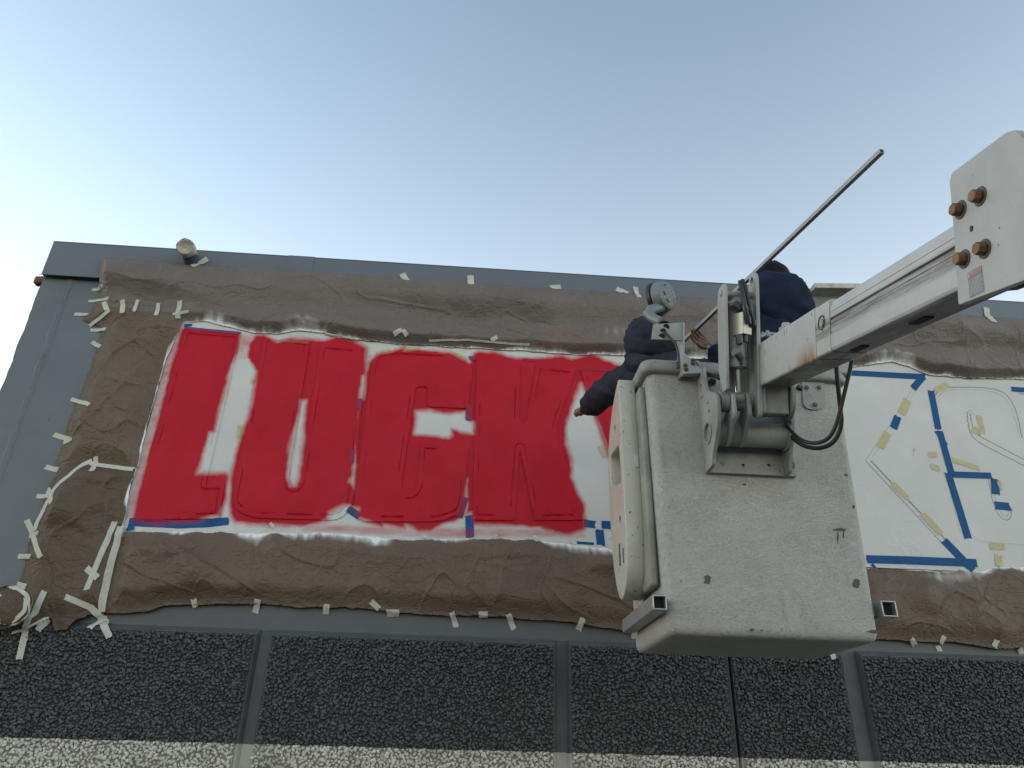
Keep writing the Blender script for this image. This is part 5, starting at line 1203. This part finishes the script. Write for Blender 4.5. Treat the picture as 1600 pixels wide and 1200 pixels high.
def person(label, pel, chest, neck, head, shL, elL, wrL, shR, elR, wrR, feet, head_r=.095, tops=1, matc=None, seed=0, handL=None, handR=None, torso_r=(.155, .11), lskin=m_skin, lower=None):
    t = thing('person', label, 'person', (pel[0], pel[1], feet[0][2]))
    pel, chest, neck, head, shL, elL, wrL, shR, elR, wrR = map(lambda a: np.array(a, float), (pel, chest, neck, head, shL, elL, wrL, shR, elR, wrR))
    fL, fR = np.array(feet[0], float), np.array(feet[1], float)
    hL, hR = pel+np.array([-.09, 0, -.03]), pel+np.array([.09, 0, -.03])
    kL, kR = (hL+fL)/2+np.array([0, .04, .02]), (hR+fR)/2+np.array([0, .04, .02])
    ankL, ankR = fL+np.array([0, 0, .08]), fR+np.array([0, 0, .08])
    base = [(pel, .12, .09), (chest, .10, .07), (neck, .048), (head-(head-neck)*.35, .048), (shL, .042), (elL, .040), (wrL, .026), (shR, .042), (elR, .040), (wrR, .026),
            (hL, .08), (kL, .055), (ankL, .038), (hR, .08), (kR, .055), (ankR, .038), (fL+np.array([0, .10, .035]), .032), (fR+np.array([0, .10, .035]), .032)]
    ed = [(0, 1), (1, 2), (2, 3), (1, 4), (4, 5), (5, 6), (1, 7), (7, 8), (8, 9), (0, 10), (10, 11), (11, 12), (0, 13), (13, 14), (14, 15), (12, 16), (15, 17)]
    parts_ = [skin('tmp_body', base, ed, lskin, None, 2)]
    # head with brow, nose, jaw and ears
    hb = MB(); bm = bmesh.new(); bmesh.ops.create_uvsphere(bm, u_segments=32, v_segments=24, radius=1)
    fwd = np.array([0, 1, 0.]) if lower is None else nrm(lower); rt = nrm(np.cross(fwd, (0, 0, 1))); upv = np.cross(rt, fwd)
    vv = []
    for v in bm.verts:
        x, y, z = v.co; w1 = 1-.22*max(0, -z)**1.5
        face = max(0, y); nose = .16*math.exp(-((x/.16)**2+((z+.12)/.26)**2))*(y > 0); eye = -.06*sum(math.exp(-(((x-e)/.16)**2+((z-.08)/.12)**2)) for e in (-.34, .34))*(y > 0)
        mouth = .04*math.exp(-((x/.25)**2+((z+.52)/.08)**2))*(y > 0)
        q = head+rt*x*w1*head_r*.80+fwd*(y*(1+nose+eye+mouth))*head_r*1.0+upv*z*head_r*1.22; vv.append(q)
    hb.add(vv, [[v.index for v in f.verts] for f in bm.faces]); bm.free()
    for sd_ in (-1, 1): hb.lathe(head+rt*sd_*head_r*.78-upv*.005, rt*sd_, [(0, .022), (.010, .026), (.014, .018), (.012, .008)], 12)
    parts_.append(hb.build('tmp_head', lskin, None, smooth=180))
    for h in (handL, handR):
        if h: parts_ += hand(**h)
    body_ = join(parts_, 'body', lskin, t)
    top = [(pel+np.array([0, 0, .02]), torso_r[0]*.95, torso_r[1]), ((pel+chest)/2, torso_r[0]*.98, torso_r[1]), (chest, torso_r[0], torso_r[1]), (neck-(neck-chest)*.12, .085, .075), (shL, .088), ((shL+elL)/2, .082), (elL, .078), ((elL+wrL)/2, .070), (wrL, .047), (shR, .075), ((shR+elR)/2, .068), (elR, .062), ((elR+wrR)/2, .056), (wrR, .040)]
    te = [(0, 1), (1, 2), (2, 3), (2, 4), (4, 5), (5, 6), (6, 7), (7, 8), (2, 9), (9, 10), (10, 11), (11, 12), (12, 13)]
    skin('sweatshirt', top, te, matc, t, 3, disp=folds(seed, .022))
    skin('trousers', [(pel-np.array([0, 0, .02]), .14, .11), (hL, .095), (kL, .078), (ankL+np.array([0, 0, .02]), .062), (hR, .095), (kR, .078), (ankR+np.array([0, 0, .02]), .062)], [(0, 1), (1, 2), (2, 3), (0, 4), (4, 5), (5, 6)], m_jeans, t, 2, disp=folds(seed+20, .010))
    for fo in (fL, fR):
        skin('boot', [(fo+np.array([0, -.06, .06]), .048), (fo+np.array([0, .05, .05]), .045), (fo+np.array([0, .15, .04]), .038)], [(0, 1), (1, 2)], m_shoe, t, 2)
    return t
FL = ZB0+.062
headA = W(1012, 538, -1.32)
A_shL, A_elL, A_wrL = W(993, 586, -1.32), W(953, 609, -1.00), W(915, 640, -.56)
pa = person('worker in a dark hooded sweatshirt, hood up, one arm reaching to the red sign', (1.00, -1.48, 2.93), (.93, -1.42, 3.24), (.90, -1.36, 3.42), headA, A_shL, A_elL, A_wrL,
            W(1096, 574, -1.38), (1.20, -1.34, 3.14), (1.06, -1.28, 2.92), [(.90, -1.50, FL), (1.08, -1.50, FL)], .092, matc=m_hoodA, seed=3,
            handL=dict(wrist=A_wrL+nrm(W(904, 640, -.45)-A_wrL)*-.01, mid=W(902, 641, -.42), palm_n=(.5, -.2, -.8), size=1.2, curl=1.55, thumb=-1, fat=1.6), handR=dict(wrist=(1.06, -1.28, 2.92), mid=(1.02, -1.26, 2.84), palm_n=(0, 1, 0), curl=.7), torso_r=(.165, .12), lskin=m_skind)
# hood: a loose shell round the head with a slumped collar
def shell(c, rx, ry, rz, fn, name, mat, par, seg=48):
    bm = bmesh.new(); bmesh.ops.create_uvsphere(bm, u_segments=seg, v_segments=seg*2//3, radius=1)
    vv = [np.array(c)+fn(np.array(v.co)) * np.array([rx, ry, rz]) for v in bm.verts]
    o = MB().add(vv, [[v.index for v in f.verts] for f in bm.faces]); bm.free(); return o.build(name, mat, par, smooth=180)
def hoodfn(p):
    x, y, z = p; k = 1.0
    if y > .55: p = p*np.array([1, .80, 1])
    if z > .2 and y < .3: p = p+np.array([0, -.10*(z-.2), .10*z])
    if z < -.3: p = p*np.array([1+.38*(-z-.3), 1+.30*(-z-.3), 1])
    return p
hc_ = headA+np.array([.005, -.01, -.005])
hd_ = shell(hc_, .126, .135, .130, hoodfn, 'hood', m_hoodA, pa); push(hd_.data, folds(33, .013, 1.7))
MB().tube([W(1001, 493, -1.36), W(1010, 491, -1.38), W(1019, 496, -1.38)], .004, 6).build('hood_logo_patch', simple('pale_hood_print', (.28, .30, .34), .7), hd_)
col_ = skin('hood_collar', [(W(984, 566, -1.36), .058), (W(1010, 572, -1.46), .050), (W(1045, 566, -1.44), .046), (W(1062, 556, -1.34), .034)], [(0, 1), (1, 2), (2, 3)], m_hoodA, pa, 3, disp=folds(41, .010, 1.4))
MB().lathe(W(929, 613, -.80)+np.array([0, -.055, .01]), (0, -1, 0), [(0, .004), (.003, .0035), (.004, .001)], 10).build('sleeve_snap', m_steel, pa)
# spray can in the reaching hand
hp = W(901, 641, -.44)
# second worker
headB = W(1204, 449, -1.40)
B_shL, B_shR = W(1176, 486, -1.50), W(1238, 478, -1.50)
pole_lo, pole_hi = W(1068, 533, -1.20), D(1378, 236, 2.6)
def pole_at(px):
    a, b = pole_lo, pole_hi; lo, hi = 0., 1.
    for _ in range(40):
        m = (lo+hi)/2; p = a+(b-a)*m-EYE; x = 800+F*(p@CX)/(p@CF)
        if x < px: lo = m
        else: hi = m
    return a+(b-a)*m
g1, g2 = pole_at(1082), pole_at(1150)
wL = g1+CX*.118-CU*.098; wR = g2+np.array([.055, .075, -.03])
pb = person('worker with black hair in a navy sweatshirt, bent forward behind the boom tip', (1.32, -1.50, 2.93), W(1209, 500, -1.53), W(1207, 466, -1.47), headB, B_shL, W(1142, 575, -1.36), wL,
            B_shR, W(1225, 455, -1.28), wR, [(1.24, -1.50, FL), (1.42, -1.50, FL)], .098, matc=m_navyB, seed=13,
            handL=dict(wrist=g1+CX*.098-CU*.078, mid=g1+CX*.045-CU*.040, palm_n=(-.2, -.95, .1), size=1.0, curl=.40, thumb=-1),
            handR=dict(wrist=wR, mid=g2+np.array([0, 0, .015]), palm_n=(-.2, -.9, -.2), size=.95, curl=.9, thumb=-1), torso_r=(.150, .13), lower=(0, .8, -.6))
def hairfn(p):
    x, y, z = p
    if z < -.2: p = p*np.array([1, .9, .55])
    return p
hr = shell(headB+np.array([0, -.018, .018]), .094, .105, .118, hairfn, 'hair', m_hair, pb); push(hr.data, lambda co: .006*(ridge(co[:, 0]*70, co[:, 2]*16+co[:, 1]*20, 3)**2)+.008*(fbm(co[:, 0]*30, co[:, 2]*30, 5, 3)-.5))
mb = MB(); rr = random.Random(8)
for k in range(140):
    a = rr.uniform(-1.2, 1.3); e = rr.uniform(.2, 1.25); dv = np.array([math.sin(a)*math.cos(e), -math.cos(a)*math.cos(e)*.7, math.sin(e)])
    p0 = headB+np.array([0, -.018, .018])+dv*np.array([.090, .10, .112]); p1 = p0+(dv+np.array([rr.uniform(.1, .9), rr.uniform(-.2, .3), rr.uniform(-.9, .1)]))*rr.uniform(.008, .020)
    mb.tube([p0, (p0+p1)/2+dv*.003, p1], [.0012, .0010, .0004], 4, False)
mb.build('hair_strands', m_hair, hr, smooth=180, kind='stuff')
# back of the sweatshirt, stretched over the hunched shoulders
def backfn(p):
    q = np.sign(p)*np.abs(p)**.86; return q/max(1e-6, (abs(q[0])**2.15+abs(q[1])**2.15+abs(q[2])**2.15)**(1/2.15))
bk_ = shell(W(1217, 480, -1.52), .168, .13, .190, backfn, 'sweatshirt_back', m_navyB, pb); push(bk_.data, folds(57, .016, .8)); skin('collar', [(W(1184, 447, -1.50), .020), (W(1203, 434, -1.55), .022), (W(1226, 432, -1.52), .020)], [(0, 1), (1, 2)], m_navyB, pb, 2)
# the thin square tube the second worker holds
pr_ = thing('square_pole', 'long thin aluminium square tube held by the second worker, pointing up to the sky', 'pole', pole_lo)
dP = nrm(pole_hi-pole_lo); u1 = nrm(np.cross(dP, (0, 0, 1))); u2 = np.cross(u1, dP); h = .0085
def ringp(p, s): return [p+(u1*a+u2*b)*s for a, b in ((-1, -1), (1, -1), (1, 1), (-1, 1))]
ro = [ringp(pole_lo, h), ringp(pole_hi, h), ringp(pole_hi, h-.0018), ringp(pole_hi-dP*.03, h-.0018)]
v, f = loft(ro, True, False); MB().add(v, f).build('tube', simple('pole_aluminium', (.27, .27, .28), .6, 0, .1, 6, bst=0), pr_, smooth=None)
MB().box(pole_hi-dP*.031, u1, u2, dP, h-.0015, h-.0015, .001).build('tube_shade', m_hole, pr_)  # dark inset paints the shade of the open end
